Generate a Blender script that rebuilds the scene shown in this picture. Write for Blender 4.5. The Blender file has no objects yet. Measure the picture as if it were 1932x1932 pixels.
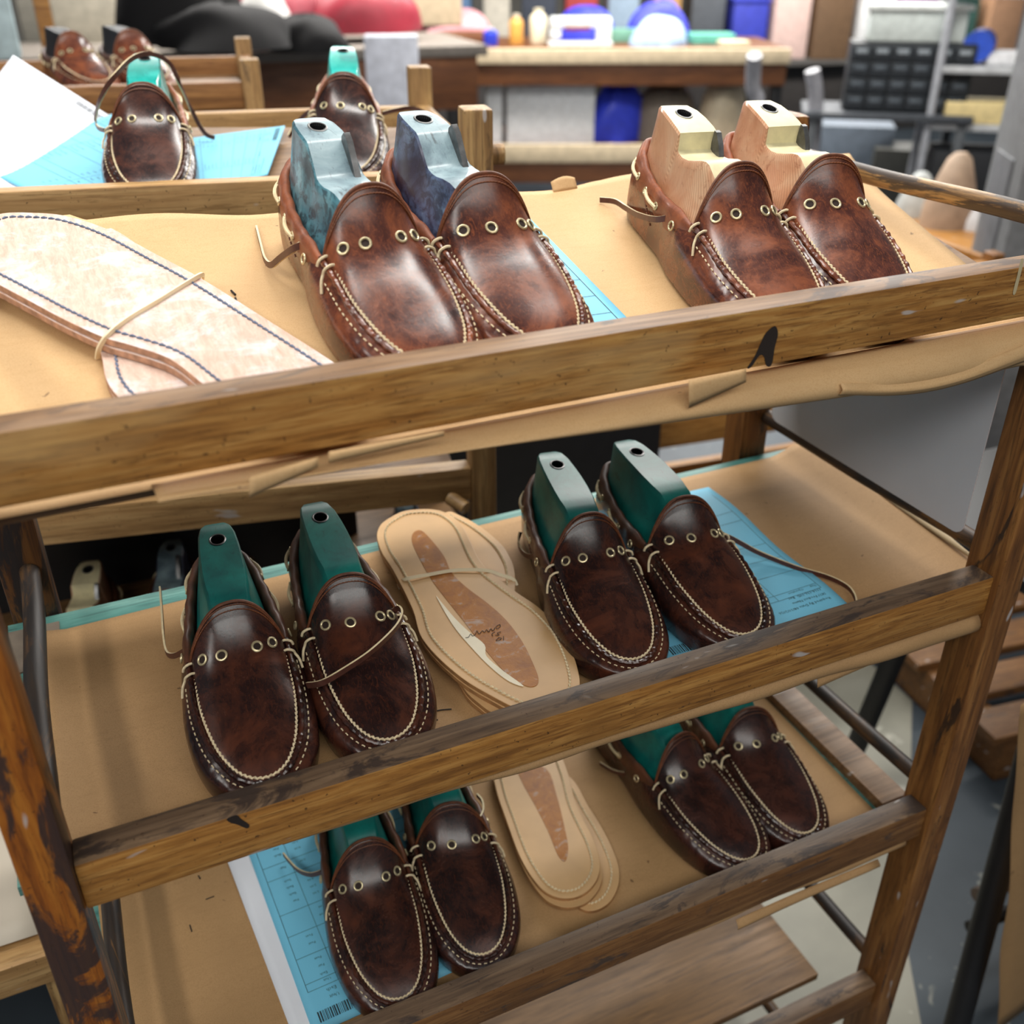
import bpy, bmesh, math, random
import numpy as np
from mathutils import Vector, Matrix

random.seed(7)
COL = bpy.context.scene.collection
SC = bpy.context.scene

# ------------------------------------------------------------------ camera, world, lights, exposure
F = 1869.16
YAW, PITCH = 0.4301, 0.5183
C = np.array([0.0774, -0.5503, 0.5459])
_f = np.array([math.sin(YAW)*math.cos(PITCH), math.cos(YAW)*math.cos(PITCH), -math.sin(PITCH)])
_r = np.array([math.cos(YAW), -math.sin(YAW), 0.0])
_d = np.cross(_f, _r)
cam = bpy.data.cameras.new('camera')
camo = bpy.data.objects.new('camera', cam); COL.objects.link(camo)
M = Matrix.Identity(4)
for i in range(3):
    M[i][0] = _r[i]; M[i][1] = -_d[i]; M[i][2] = -_f[i]; M[i][3] = C[i]
camo.matrix_world = M
cam.sensor_width = 36.0; cam.sensor_fit = 'HORIZONTAL'
cam.lens = F/1932*36.0
cam.clip_start = 0.05; cam.clip_end = 60
cam.dof.use_dof = True
cam.dof.focus_distance = 0.86
cam.dof.aperture_fstop = 4.8
SC.camera = camo

w = bpy.data.worlds.new('world'); SC.world = w; w.use_nodes = True
w.node_tree.nodes['Background'].inputs[0].default_value = (0.86, 0.93, 1.0, 1)
w.node_tree.nodes['Background'].inputs[1].default_value = 0.10

def ceiling_light(loc, sx, sy, power, col=(1, 0.97, 0.92), rz=0):
    l = bpy.data.lights.new('ceiling_tube_light', 'AREA'); l.shape = 'RECTANGLE'
    l.size = sx; l.size_y = sy; l.energy = power; l.color = col
    o = bpy.data.objects.new('ceiling_tube_light', l); COL.objects.link(o)
    o.location = loc; o.rotation_euler = (0, 0, rz)
    return o
# rows of fluorescent fixtures under a ceiling about 3 m above the floor
ceiling_light((0.0, -1.9, 1.95), 3.0, 1.0, 44)
ceiling_light((0.5, 0.65, 2.0), 2.4, 0.30, 44)
ceiling_light((-1.7, -0.9, 1.9), 0.35, 2.4, 33)
ceiling_light((2.6, 2.2, 2.0), 2.4, 0.30, 70)
ceiling_light((3.6, 4.6, 2.0), 3.0, 0.35, 150)
ceiling_light((1.2, 5.2, 2.0), 3.0, 0.35, 130)
ceiling_light((6.0, 6.0, 2.0), 3.0, 0.35, 130)

SC.view_settings.view_transform = 'Standard'
SC.view_settings.look = 'None'
SC.view_settings.gamma = 1.0
SC.view_settings.use_curve_mapping = False
SC.view_settings.exposure = 0.26

# ------------------------------------------------------------------ measuring helpers
def ray(u, v):
    return _r*((u-966)/F) + _d*((v-966)/F) + _f
def onp(u, v, a, s=0.0):               # point of the plane z = a + s*y
    d = ray(u, v); t = (a + s*C[1] - C[2])/(d[2]-s*d[1]); return C+t*d
def ony(u, v, y):
    d = ray(u, v); return C + (y-C[1])/d[1]*d
def onx(u, v, x):
    d = ray(u, v); return C + (x-C[0])/d[0]*d

# ------------------------------------------------------------------ mesh helpers
def tag(o, label=None, cat=None, group=None, kind=None):
    if label: o['label'] = label
    if cat: o['category'] = cat
    if group: o['group'] = group
    if kind: o['kind'] = kind
    return o

def empty(name, loc=(0, 0, 0), rz=0.0, parent=None):
    o = bpy.data.objects.new(name, None); COL.objects.link(o)
    o.empty_display_size = 0.03
    o.location = loc; o.rotation_euler = (0, 0, rz)
    if parent: o.parent = parent
    return o

def link_mesh(name, me, parent=None, world=True):
    o = bpy.data.objects.new(name, me); COL.objects.link(o)
    if parent is not None:
        o.parent = parent
        if world: o.matrix_parent_inverse = world_of(parent).inverted()
    return o

def world_of(o):
    m = o.matrix_basis.copy()
    if o.parent is not None:
        m = world_of(o.parent) @ o.matrix_parent_inverse @ m
    return m

class MB:
    def __init__(s): s.v = []; s.f = []; s.m = []
    def add(s, v, f, mi=0):
        b = len(s.v); s.v.extend([tuple(float(c) for c in p) for p in v])
        for q in f:
            s.f.append(tuple(b+i for i in q)); s.m.append(mi)
        return s
    def box(s, x0, x1, y0, y1, z0, z1, bev=0.0, mi=0, seg=2):
        bm = bmesh.new(); bmesh.ops.create_cube(bm, size=1.0)
        for v in bm.verts:
            v.co = Vector(((x0+x1)/2+v.co.x*(x1-x0), (y0+y1)/2+v.co.y*(y1-y0), (z0+z1)/2+v.co.z*(z1-z0)))
        if bev > 0: bmesh.ops.bevel(bm, geom=bm.edges[:], offset=bev, segments=seg, profile=0.6, affect='EDGES')
        bm.verts.index_update()
        s.add([v.co[:] for v in bm.verts], [[v.index for v in f.verts] for f in bm.faces], mi); bm.free()
        return s
    def tube(s, pts, r, n=8, closed=False, mi=0, sec=None, caps=True, edge_mi=None, up=None):
        P = [np.array(p, float) for p in pts]; k = len(P)
        if k < 2: return s
        T = []
        for i in range(k):
            a = P[(i-1) % k] if (closed or i > 0) else P[i]
            b = P[(i+1) % k] if (closed or i < k-1) else P[i]
            t = b-a; T.append(t/(np.linalg.norm(t)+1e-12))
        ref = np.array(up if up is not None else (0, 0, 1.0), float)
        if abs(ref@T[0]) > .95: ref = np.array([1.0, 0, 0])
        N = ref-(ref@T[0])*T[0]; N /= np.linalg.norm(N)
        V = []
        if sec is None: sec = [(math.cos(2*math.pi*j/n), math.sin(2*math.pi*j/n)) for j in range(n)]
        n = len(sec)
        for i in range(k):
            if i > 0 or up is not None:
                if up is not None:
                    N2 = ref-(ref@T[i])*T[i]
                    if np.linalg.norm(N2) < .15: N2 = N-(N@T[i])*T[i]
                    N = N2
                else: N = N-(N@T[i])*T[i]
                N /= (np.linalg.norm(N)+1e-12)
            B = np.cross(T[i], N)
            rr = r[i] if hasattr(r, '__len__') else r
            for (a, b) in sec: V.append(P[i]+rr*(a*N+b*B))
        base = len(s.v); s.v.extend([tuple(float(c) for c in p) for p in V])
        K = k if closed else k-1
        for i in range(K):
            for j in range(n):
                i2 = (i+1) % k
                s.f.append((base+i*n+j, base+i*n+(j+1) % n, base+i2*n+(j+1) % n, base+i2*n+j))
                s.m.append(mi if edge_mi is None or j not in edge_mi[0] else edge_mi[1])
        if not closed and caps:
            s.f.append(tuple(base+j for j in range(n))[::-1]); s.m.append(mi)
            s.f.append(tuple(base+(k-1)*n+j for j in range(n))); s.m.append(mi)
        return s
    def ring(s, c, nrm, R, r, n=20, m=7, mi=0, flat=1.0):
        nrm = np.array(nrm, float); nrm /= np.linalg.norm(nrm)
        a = np.cross(nrm, (0, 0, 1.0) if abs(nrm[2]) < .9 else (1.0, 0, 0)); a /= np.linalg.norm(a); b = np.cross(nrm, a)
        V = []; Fc = []
        for i in range(n):
            t = 2*math.pi*i/n; d = math.cos(t)*a+math.sin(t)*b
            for j in range(m):
                p = 2*math.pi*j/m
                V.append(np.array(c)+d*(R+r*math.cos(p))+nrm*r*flat*math.sin(p))
        for i in range(n):
            for j in range(m):
                Fc.append((i*m+j, ((i+1) % n)*m+j, ((i+1) % n)*m+(j+1) % m, i*m+(j+1) % m))
        return s.add(V, Fc, mi)
    def grid(s, G, mi=0, closed_u=False):      # G[i][j] points
        ni, nj = len(G), len(G[0]); V = [p for row in G for p in row]; Fc = []
        for i in range(ni if closed_u else ni-1):
            for j in range(nj-1):
                i2 = (i+1) % ni
                Fc.append((i*nj+j, i2*nj+j, i2*nj+j+1, i*nj+j+1))
        return s.add(V, Fc, mi)
    def mesh(s, name, mats, smooth=True, auto=None):
        me = bpy.data.meshes.new(name); me.from_pydata(s.v, [], s.f)
        if not isinstance(mats, (list, tuple)): mats = [mats]
        for m_ in mats: me.materials.append(m_)
        me.polygons.foreach_set('material_index', s.m)
        bm = bmesh.new(); bm.from_mesh(me); bmesh.ops.recalc_face_normals(bm, faces=bm.faces[:]); bm.to_mesh(me); bm.free()
        if smooth: me.polygons.foreach_set('use_smooth', [True]*len(me.polygons))
        if auto is not None and smooth: me.set_sharp_from_angle(angle=math.radians(auto))
        me.update(); return me
    def build(s, name, mats, parent=None, smooth=True, auto=40, world=True):
        return link_mesh(name, s.mesh(name, mats, smooth, auto), parent, world)

def spline(ks, pts, q, mirror=True):
    # Catmull-Rom through pts at parameters ks
    ks = np.asarray(ks, float); pts = np.asarray(pts, float)
    i = int(np.clip(np.searchsorted(ks, q)-1, 0, len(ks)-2))
    def tan(j):
        a, b = max(j-1, 0), min(j+1, len(ks)-1)
        return (pts[b]-pts[a])/(ks[b]-ks[a])
    h = ks[i+1]-ks[i]; t = (q-ks[i])/h
    m0, m1 = tan(i)*h, tan(i+1)*h
    return (2*t**3-3*t**2+1)*pts[i]+(t**3-2*t**2+t)*m0+(-2*t**3+3*t**2)*pts[i+1]+(t**3-t**2)*m1

def smooth_path(pts, n=8, closed=False):
    P = [np.array(p, float) for p in pts]; out = []; k = len(P)
    for i in range(k if closed else k-1):
        p0 = P[(i-1) % k] if (closed or i > 0) else P[i]
        p1 = P[i]; p2 = P[(i+1) % k]
        p3 = P[(i+2) % k] if (closed or i+2 < k) else p2
        for j in range(n):
            t = j/n
            out.append(.5*((2*p1)+(-p0+p2)*t+(2*p0-5*p1+4*p2-p3)*t*t+(-p0+3*p1-3*p2+p3)*t**3))
    if not closed: out.append(P[-1])
    return out

def resample(pts, step):
    P = [np.array(p) for p in pts]; d = [0]
    for a, b in zip(P, P[1:]): d.append(d[-1]+np.linalg.norm(b-a))
    n = max(2, int(d[-1]/step)); out = []
    for i in range(n+1):
        x = d[-1]*i/n; j = int(np.clip(np.searchsorted(d, x)-1, 0, len(P)-2))
        t = (x-d[j])/(d[j+1]-d[j]+1e-12); out.append(P[j]*(1-t)+P[j+1]*t)
    return out

# ------------------------------------------------------------------ materials
def lin(r, g, b):
    f = lambda c: (c/255/12.92) if c/255 <= 0.04045 else ((c/255+.055)/1.055)**2.4
    return (f(r), f(g), f(b), 1)

class Mat:
    def __init__(s, name):
        s.m = bpy.data.materials.new(name); s.m.use_nodes = True
        s.t = s.m.node_tree; s.b = s.t.nodes['Principled BSDF']; s.n = s.t.nodes
    def new(s, k, **kw):
        n = s.n.new(k)
        for a, b in kw.items(): setattr(n, a, b)
        return n
    def L(s, a, b): s.t.links.new(a, b)
    def coord(s, scale=(1, 1, 1), rand=True):
        tc = s.new('ShaderNodeTexCoord'); mp = s.new('ShaderNodeMapping'); mp.inputs['Scale'].default_value = scale
        if rand:
            oi = s.new('ShaderNodeObjectInfo'); ad = s.new('ShaderNodeVectorMath', operation='MULTIPLY_ADD')
            ad.inputs[1].default_value = (7.3, 5.1, 3.7); ad.inputs[2].default_value = (0, 0, 0)
            cb = s.new('ShaderNodeCombineXYZ')
            for i in range(3): s.L(oi.outputs['Random'], cb.inputs[i])
            s.L(cb.outputs[0], ad.inputs[0]); s.L(tc.outputs['Object'], ad.inputs[2]); s.L(ad.outputs[0], mp.inputs[0])
        else: s.L(tc.outputs['Object'], mp.inputs[0])
        return mp.outputs[0]
    def noise(s, vec, scale, detail=4, rough=.55, dist=0.0):
        n = s.new('ShaderNodeTexNoise'); n.inputs['Scale'].default_value = scale; n.inputs['Detail'].default_value = detail
        n.inputs['Roughness'].default_value = rough; n.inputs['Distortion'].default_value = dist
        s.L(vec, n.inputs['Vector']); return n.outputs['Fac']
    def ramp(s, fac, stops):
        r = s.new('ShaderNodeValToRGB'); e = r.color_ramp.elements
        e[1].position = stops[-1][0]; e[0].position = stops[0][0]
        for p, c in stops[1:-1]: e.new(p)
        for i, (p, c) in enumerate(stops): e[i].color = c if len(c) == 4 else (*c, 1)
        s.L(fac, r.inputs[0]); return r.outputs[0]
    def step(s, fac, a, b):
        return s.ramp(fac, [(a, (0, 0, 0, 1)), (b, (1, 1, 1, 1))])
    def mix(s, fac, a, b):
        m = s.new('ShaderNodeMix', data_type='RGBA')
        if isinstance(fac, (int, float)): m.inputs[0].default_value = fac
        else: s.L(fac, m.inputs[0])
        for x, i in ((a, 6), (b, 7)):
            if isinstance(x, tuple): m.inputs[i].default_value = x
            else: s.L(x, m.inputs[i])
        return m.outputs[2]
    def mul(s, a, b):
        m = s.new('ShaderNodeMath', operation='MULTIPLY'); s.L(a, m.inputs[0])
        if isinstance(b, (int, float)): m.inputs[1].default_value = b
        else: s.L(b, m.inputs[1])
        return m.outputs[0]
    def color(s, x):
        if isinstance(x, tuple): s.b.inputs['Base Color'].default_value = x
        else: s.L(x, s.b.inputs['Base Color'])
        return s
    def rough(s, x):
        if isinstance(x, (int, float)): s.b.inputs['Roughness'].default_value = x
        else: s.L(x, s.b.inputs['Roughness'])
        return s
    def bump(s, h, strength=.3, dist=.001):
        b = s.new('ShaderNodeBump'); b.inputs['Strength'].default_value = strength; b.inputs['Distance'].default_value = dist
        s.L(h, b.inputs['Height']); s.L(b.outputs[0], s.b.inputs['Normal']); return s
    def set(s, **kw):
        for k, v in kw.items(): s.b.inputs[k.replace('_', ' ')].default_value = v
        return s

def plain(name, rgb, rough=.6, metal=0.0, var=.12, scale=30, coat=0.0):
    m = Mat(name); c = lin(*rgb); v = m.coord()
    n = m.noise(v, scale, 4)
    dk = tuple(x*(1-var*1.6) for x in c[:3])+(1,); lt = tuple(min(1, x*(1+var)) for x in c[:3])+(1,)
    m.color(m.ramp(n, [(.3, dk), (.7, lt)])).rough(rough); m.set(Metallic=metal, Coat_Weight=coat)
    m.bump(n, .08, .001)
    return m.m

def wood(name, dark, mid, light, axis='x', stain=None, stain_amt=.62, spots=True, rough=.45, paint=None, scale=1.0, pale=None):
    m = Mat(name)
    k = [22*scale]*3; k['xyz'.index(axis)] = 1.3*scale
    v = m.coord(tuple(k)); v2 = m.coord((1, 1, 1))
    k2 = [1.0]*3; k2['xyz'.index(axis)] = .28
    v3 = m.coord(tuple(k2))
    g = m.noise(v, 3.2, 6, .62, .9)
    col = m.ramp(g, [(.26, lin(*dark)), (.47, lin(*mid)), (.72, lin(*light))])
    fine = m.noise(v, 9, 5, .7, .5)
    col = m.mix(m.mul(m.step(fine, .50, .64), .75), col, lin(*dark))
    big = m.noise(v2, 9, 3, .6, .4)
    col = m.mix(m.mul(m.step(big, .52, .72), .5), col, tuple(c*.62 for c in lin(*mid)[:3])+(1,))
    if pale is not None:
        pn = m.noise(v3, 16, 3, .6)
        col = m.mix(m.mul(m.step(pn, .56, .70), .55), col, lin(*pale))
    if stain is not None:
        st = m.noise(v3, 21, 6, .68, 1.2)
        col = m.mix(m.mul(m.step(st, stain_amt, stain_amt+.05), .88), col, lin(*stain))
    if spots:
        sp = m.noise(v3, 48, 2, .5, .2)
        col = m.mix(m.mul(m.step(sp, .70, .73), .75), col, lin(196, 192, 190))
        s2 = m.noise(v2, 260, 2, .5)
        col = m.mix(m.mul(m.step(s2, .70, .74), .8), col, lin(60, 38, 20))
    if paint is not None:
        pn = m.noise(v2, 26, 5, .62, .8)
        col = m.mix(m.step(pn, paint[1], paint[1]+.04), col, lin(*paint[0]))
    m.color(col).rough(m.ramp(g, [(.2, (rough+.15,)*3), (.8, (rough-.08,)*3)])).bump(g, .25, .0012)
    return m.m

def leather(name, dark, mid, rust, rough=.27, lo=.40, hi=.66, streak=True):
    m = Mat(name)
    v = m.coord((1, 1, 1)); vs = m.coord((3.2, 1.0, 2.0))
    a = m.noise(v, 23, 6, .66, .6)
    b = m.noise(vs, 95, 6, .72, 1.6)
    col = m.ramp(a, [(lo-.12, lin(*dark)), (lo+.05, lin(*mid)), (hi+.02, lin(*rust))])
    col = m.mix(m.mul(m.step(b, .50, .66), .55), col, lin(*rust))
    b2 = m.noise(v, 150, 5, .7, .5)
    col = m.mix(m.mul(m.step(b2, .52, .70), .40), col, lin(*dark))
    pb = m.noise(v, 420, 2, .5)
    m.color(col).rough(m.ramp(a, [(.3, (rough-.03,)*3), (.7, (rough+.13,)*3)]))
    m.set(Coat_Weight=.18, Coat_Roughness=.2, Specular_IOR_Level=.45)
    mx = m.mix(.5, pb, b)
    m.bump(mx, .16, .0006)
    return m.m

def kraft(name, base, dark):
    m = Mat(name); v = m.coord((1, 1, 1)); vs = m.coord((1, 4, 4))
    a = m.noise(v, 7, 4, .6, .5); fi = m.noise(v, 900, 2, .6); s = m.noise(vs, 40, 4, .6, .6)
    col = m.ramp(a, [(.3, tuple(c*.86 for c in lin(*base)[:3])+(1,)), (.7, lin(*base))])
    col = m.mix(m.mul(m.step(s, .5, .8), .35), col, lin(*dark))
    col = m.mix(m.mul(m.step(fi, .48, .64), .5), col, lin(*dark))
    sp = m.noise(v, 75, 3, .5, .4)
    col = m.mix(m.mul(m.step(sp, .735, .75), .7), col, lin(80, 50, 25))
    m.color(col).rough(.72).bump(m.mix(.35, fi, a), .12, .0015)
    return m.m

K = {}
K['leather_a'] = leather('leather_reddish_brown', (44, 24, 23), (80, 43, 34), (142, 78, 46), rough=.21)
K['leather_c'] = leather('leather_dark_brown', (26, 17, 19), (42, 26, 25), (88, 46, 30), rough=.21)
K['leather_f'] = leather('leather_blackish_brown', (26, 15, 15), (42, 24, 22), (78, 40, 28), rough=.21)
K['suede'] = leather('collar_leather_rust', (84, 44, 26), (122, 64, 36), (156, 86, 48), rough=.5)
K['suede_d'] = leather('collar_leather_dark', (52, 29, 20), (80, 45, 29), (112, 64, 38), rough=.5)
K['edge'] = plain('leather_edge', (110, 60, 32), .55, var=.3, scale=220)
K['thread'] = plain('cream_thread', (226, 208, 170), .55, var=.15, scale=300)
K['thread_br'] = plain('brown_thread', (122, 70, 40), .5, var=.2, scale=300)
K['lace'] = plain('cream_lace', (232, 214, 172), .5, var=.1, scale=160)
K['lace_br'] = plain('brown_lace', (86, 50, 40), .45, var=.2, scale=160)
K['eyelet'] = plain('antique_eyelet', (214, 200, 160), .34, metal=.55, var=.15, scale=400)
K['dark'] = plain('eyelet_hole_shade', (40, 24, 16), .8)  # dark tone standing in for the shade inside eyelet holes
K['steel'] = plain('dark_steel', (112, 112, 112), .38, metal=.8, var=.25, scale=120)
K['black'] = plain('black_plastic', (26, 26, 28), .45)
def last_mat(name, base, dark, light, wear, rough=.25, lines=False, coat=.35, amt=.58):
    m = Mat(name); v = m.coord((1, 1, 1)); vs = m.coord((5, 1.2, 1.2))
    a = m.noise(v, 22, 5, .6, .5); s = m.noise(vs, 60, 5, .7, .6)
    col = m.ramp(a, [(.32, lin(*dark)), (.52, lin(*base)), (.75, lin(*light))])
    col = m.mix(m.mul(m.step(s, amt, amt+.12), .75), col, lin(*wear))
    if lines:
        wv = m.new('ShaderNodeTexWave', wave_type='BANDS', bands_direction='DIAGONAL'); wv.inputs['Scale'].default_value = 210; wv.inputs['Distortion'].default_value = .6
        m.L(v, wv.inputs['Vector'])
        col = m.mix(m.mul(wv.outputs['Fac'], .4), col, lin(*wear))
    m.color(col).rough(rough).bump(m.mix(.5, s, a), .15, .001); m.set(Coat_Weight=coat, Coat_Roughness=.2)
    return m.m
K['last_teal'] = last_mat('teal_painted_last', (8, 124, 116), (6, 96, 94), (20, 146, 136), (5, 82, 84), .42, coat=.12)
K['last_green'] = last_mat('bright_teal_last', (20, 166, 156), (12, 132, 128), (70, 196, 188), (8, 110, 110), .18)
K['last_blue'] = last_mat('worn_blue_last', (88, 142, 156), (46, 80, 94), (140, 182, 190), (38, 48, 58), .35, amt=.45)
K['last_purple'] = last_mat('worn_violet_last', (84, 98, 128), (44, 42, 66), (136, 166, 188), (36, 30, 46), .35, amt=.45)
K['last_black'] = last_mat('glossy_black_last', (30, 30, 36), (18, 18, 22), (48, 50, 56), (12, 12, 14), .5, coat=.05)
K['last_pink'] = last_mat('pinkish_cream_last', (208, 160, 124), (184, 128, 92), (226, 194, 158), (150, 94, 64), .3, True)
K['last_cut'] = plain('cream_cut_face', (224, 214, 172), .5, var=.1, scale=60)
K['last_bluetop'] = last_mat('speckled_blue_top', (138, 162, 170), (84, 104, 116), (176, 196, 200), (70, 78, 82), .45)
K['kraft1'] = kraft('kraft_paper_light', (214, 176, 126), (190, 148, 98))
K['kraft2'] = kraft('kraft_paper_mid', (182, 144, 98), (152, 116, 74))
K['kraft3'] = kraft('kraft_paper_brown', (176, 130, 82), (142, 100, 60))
def paper(name, rgb):
    m = Mat(name); v = m.coord(); a = m.noise(v, 14, 3); c = lin(*rgb)
    m.color(m.ramp(a, [(.3, tuple(x*.95 for x in c[:3])+(1,)), (.7, c)])).rough(.6)
    return m.m
K['blue_paper'] = paper('blue_paper', (122, 204, 236))
K['white_paper'] = paper('white_paper', (236, 240, 248))
K['ink'] = plain('printed_ink', (34, 40, 48), .7)
K['rail1'] = wood('top_rail_wood', (108, 68, 26), (168, 116, 54), (204, 158, 90), 'x', stain=(58, 42, 32), stain_amt=.66, pale=(204, 168, 112), scale=2.0)
K['rail2'] = wood('mid_rail_wood', (106, 66, 26), (164, 112, 50), (196, 146, 78), 'x', stain=(62, 46, 38), stain_amt=.64, scale=2.0)
K['rail3'] = wood('lower_rail_wood', (84, 54, 28), (122, 82, 44), (152, 110, 64), 'x', stain=(70, 58, 52), stain_amt=.60, scale=2.0)
K['grime1'] = wood('grimy_top_edge', (84, 58, 34), (126, 92, 58), (152, 118, 80), 'x', stain=(70, 54, 44), stain_amt=.55, pale=(170, 140, 110))
K['grime'] = wood('grimy_rail_top', (66, 50, 38), (104, 82, 62), (134, 110, 86), 'x', stain=(56, 46, 42), stain_amt=.52, pale=(150, 122, 92))
K['post_l'] = wood('peeling_post_wood', (96, 50, 18), (154, 88, 26), (186, 120, 44), 'z', stain=(44, 40, 42), stain_amt=.50, rough=.38, scale=1.6)
K['post_r'] = wood('amber_post_wood', (76, 46, 20), (128, 82, 38), (170, 120, 64), 'z', stain=(40, 30, 24), stain_amt=.60)
K['post_b'] = wood('black_worn_post', (60, 34, 16), (96, 60, 28), (120, 80, 40), 'z', stain=(34, 32, 34), stain_amt=.42)
K['dowel'] = wood('worn_dowel', (64, 46, 28), (132, 98, 56), (196, 156, 96), 'y', stain=(44, 36, 32), stain_amt=.50, spots=False)
K['dowel_d'] = wood('dark_dowel', (44, 34, 28), (72, 54, 40), (140, 98, 48), 'y', stain=(36, 34, 34), stain_amt=.46, spots=False)
K['rack2'] = wood('pale_rack_wood', (132, 98, 56), (176, 136, 86), (206, 170, 116), 'x', spots=True)
K['rack2z'] = wood('pale_post_wood', (104, 76, 42), (152, 116, 70), (202, 166, 110), 'z', stain=(92, 68, 42), stain_amt=.6)
K['rack3'] = wood('brown_rack_wood', (92, 58, 30), (140, 96, 54), (176, 130, 80), 'x', spots=False)
K['board'] = wood('brown_board', (92, 68, 46), (126, 94, 62), (150, 116, 80), 'x', spots=True)
K['board4'] = wood('dark_board', (86, 62, 40), (124, 92, 56), (146, 108, 64), 'x', spots=False)
K['teal_paint'] = wood('teal_painted_board', (50, 96, 92), (74, 132, 124), (120, 166, 156), 'x', stain=(54, 60, 60), stain_amt=.63, spots=False)
K['suede_sole'] = None
K['tan_sole'] = plain('tan_sole_leather', (206, 166, 116), .48, var=.08, scale=14)
K['tan_edge'] = plain('tan_sole_edge', (170, 126, 80), .6, var=.2, scale=90)
m = Mat('chalky_pink_suede'); v = m.coord((1, 1, 1)); v2 = m.coord((9, 2, 2))
g1 = m.noise(v, 28, 6, .72, .4); g2 = m.noise(v2, 26, 5, .7, .4)
col = m.ramp(g2, [(.3, lin(200, 164, 146)), (.7, lin(224, 200, 184))])
col = m.mix(m.mul(m.step(g1, .48, .68), .85), col, lin(228, 226, 230))
m.color(col).rough(.9).bump(g2, .3, .0015); K['suede_sole'] = m.m
K['suede_edge'] = plain('suede_cut_edge', (190, 146, 118), .85, var=.25, scale=120)
K['thread_bl'] = plain('slate_blue_thread', (104, 118, 144), .6, var=.2, scale=300)
m = Mat('amber_cement'); m.set(Specular_IOR_Level=.3); v = m.coord(); a = m.noise(v, 48, 5, .65, .8); b = m.noise(v, 300, 2)
col = m.ramp(a, [(.36, lin(140, 82, 10)), (.57, lin(166, 102, 14)), (.62, lin(166, 134, 112)), (.74, lin(180, 160, 150))])
m.color(col).rough(.42).bump(m.mix(.5, a, b), .25, .001); K['cement'] = m.m
K['filler'] = plain('white_filler', (236, 226, 200), .6, var=.05)
K['band'] = plain('rubber_band', (246, 232, 196), .55, var=.05)
K['mark'] = plain('black_mark', (40, 30, 24), .7)
def floor_mat(name, base, dark, spot):
    m = Mat(name); v = m.coord((1, 1, 1), False)
    a = m.noise(v, 3.0, 5, .6); s = m.noise(v, 16, 3, .55, .5); s2 = m.noise(v, 45, 2)
    col = m.ramp(a, [(.3, lin(*dark)), (.7, lin(*base))])
    col = m.mix(m.mul(m.step(s, .66, .70), .8), col, lin(*spot))
    col = m.mix(m.mul(m.step(s2, .72, .75), .6), col, lin(*spot))
    m.color(col).rough(.5); return m.m
K['floor'] = floor_mat('painted_floor', (74, 84, 92), (52, 60, 68), (150, 152, 144))
K['pale_floor'] = floor_mat('pale_floor', (166, 164, 150), (136, 136, 124), (190, 188, 176))
#PART2
# ------------------------------------------------------------------ setting
FZ = -1.05
def zp(p, y): return p[0]+p[1]*y
def slab(mb, pts, p, off, th, mi=0, mside=None):     # polygon pts (x,y) on plane p, top at off, thickness th
    n = len(pts)
    top = [(x, y, zp(p, y)+off) for x, y in pts]; bot = [(x, y, zp(p, y)+off-th) for x, y in pts]
    mb.add(top+bot, [list(range(n))], mi)
    b = len(mb.v)-2*n
    mb.f.append(tuple(b+n+i for i in range(n))[::-1]); mb.m.append(mi)
    for i in range(n):
        mb.f.append((b+i, b+(i+1) % n, b+n+(i+1) % n, b+n+i)); mb.m.append(mi if mside is None else mside)
    return mb
fl = MB().box(-3.5, 12, -2.5, 12, FZ-.05, FZ).build('floor', K['floor'], smooth=False); tag(fl, 'dark painted workshop floor with pale specks', 'floor', kind='structure')
pf = slab(MB(), [(.5, -.1), (1.10, .04), (1.22, .21), (1.74, .74), (1.76, 1.0), (.5, 1.1)], (FZ, 0), .003, .003).build('floor_panel', K['pale_floor'], smooth=False); tag(pf, 'pale grey floor area under the shoe racks', 'floor', kind='structure')
wall_m = plain('far_wall_paint', (150, 146, 138), .8, var=.1, scale=2)
wb = MB().box(-3.5, 12, 11.6, 11.8, FZ, 2.1).build('wall_back', wall_m, smooth=False); tag(wb, 'far pale workshop wall', 'wall', kind='structure')

P1, P2, P3, PG = (.25, .20), (-.046, .02), (-.367, .02), (.18, .16)
def zp(p, y): return p[0]+p[1]*y

# ------------------------------------------------------------------ main shoe rack
rack = empty('shoe_rack', (0.43, 0.2, FZ))
tag(rack, 'worn wooden tiered shoe rack in front, with angled trays of moccasins', 'rack')
def part_box(name, mat, parent, x0, x1, y0, y1, z0, z1, bev=.0025, label=None):
    o = MB().box(x0, x1, y0, y1, z0, z1, bev).build(name, mat, parent)
    if label: o['label'] = label
    return o
part_box('post', K['post_l'], rack, -.033, 0, -.007, .036, FZ, .36, .004, 'front left post with peeling orange and black finish')
part_box('post', K['post_r'], rack, .86, .896, -.007, .037, FZ, .36, .004, 'front right amber brown post')
part_box('post', K['post_b'], rack, -.040, .003, .390, .432, FZ, .383, .004, 'black worn rear post')
part_box('post', K['post_r'], rack, .838, .884, .390, .432, FZ, .383, .012, 'rear right post with rounded top')
RT = [.321, 0.0, -.3215, -.643, -.965]
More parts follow.
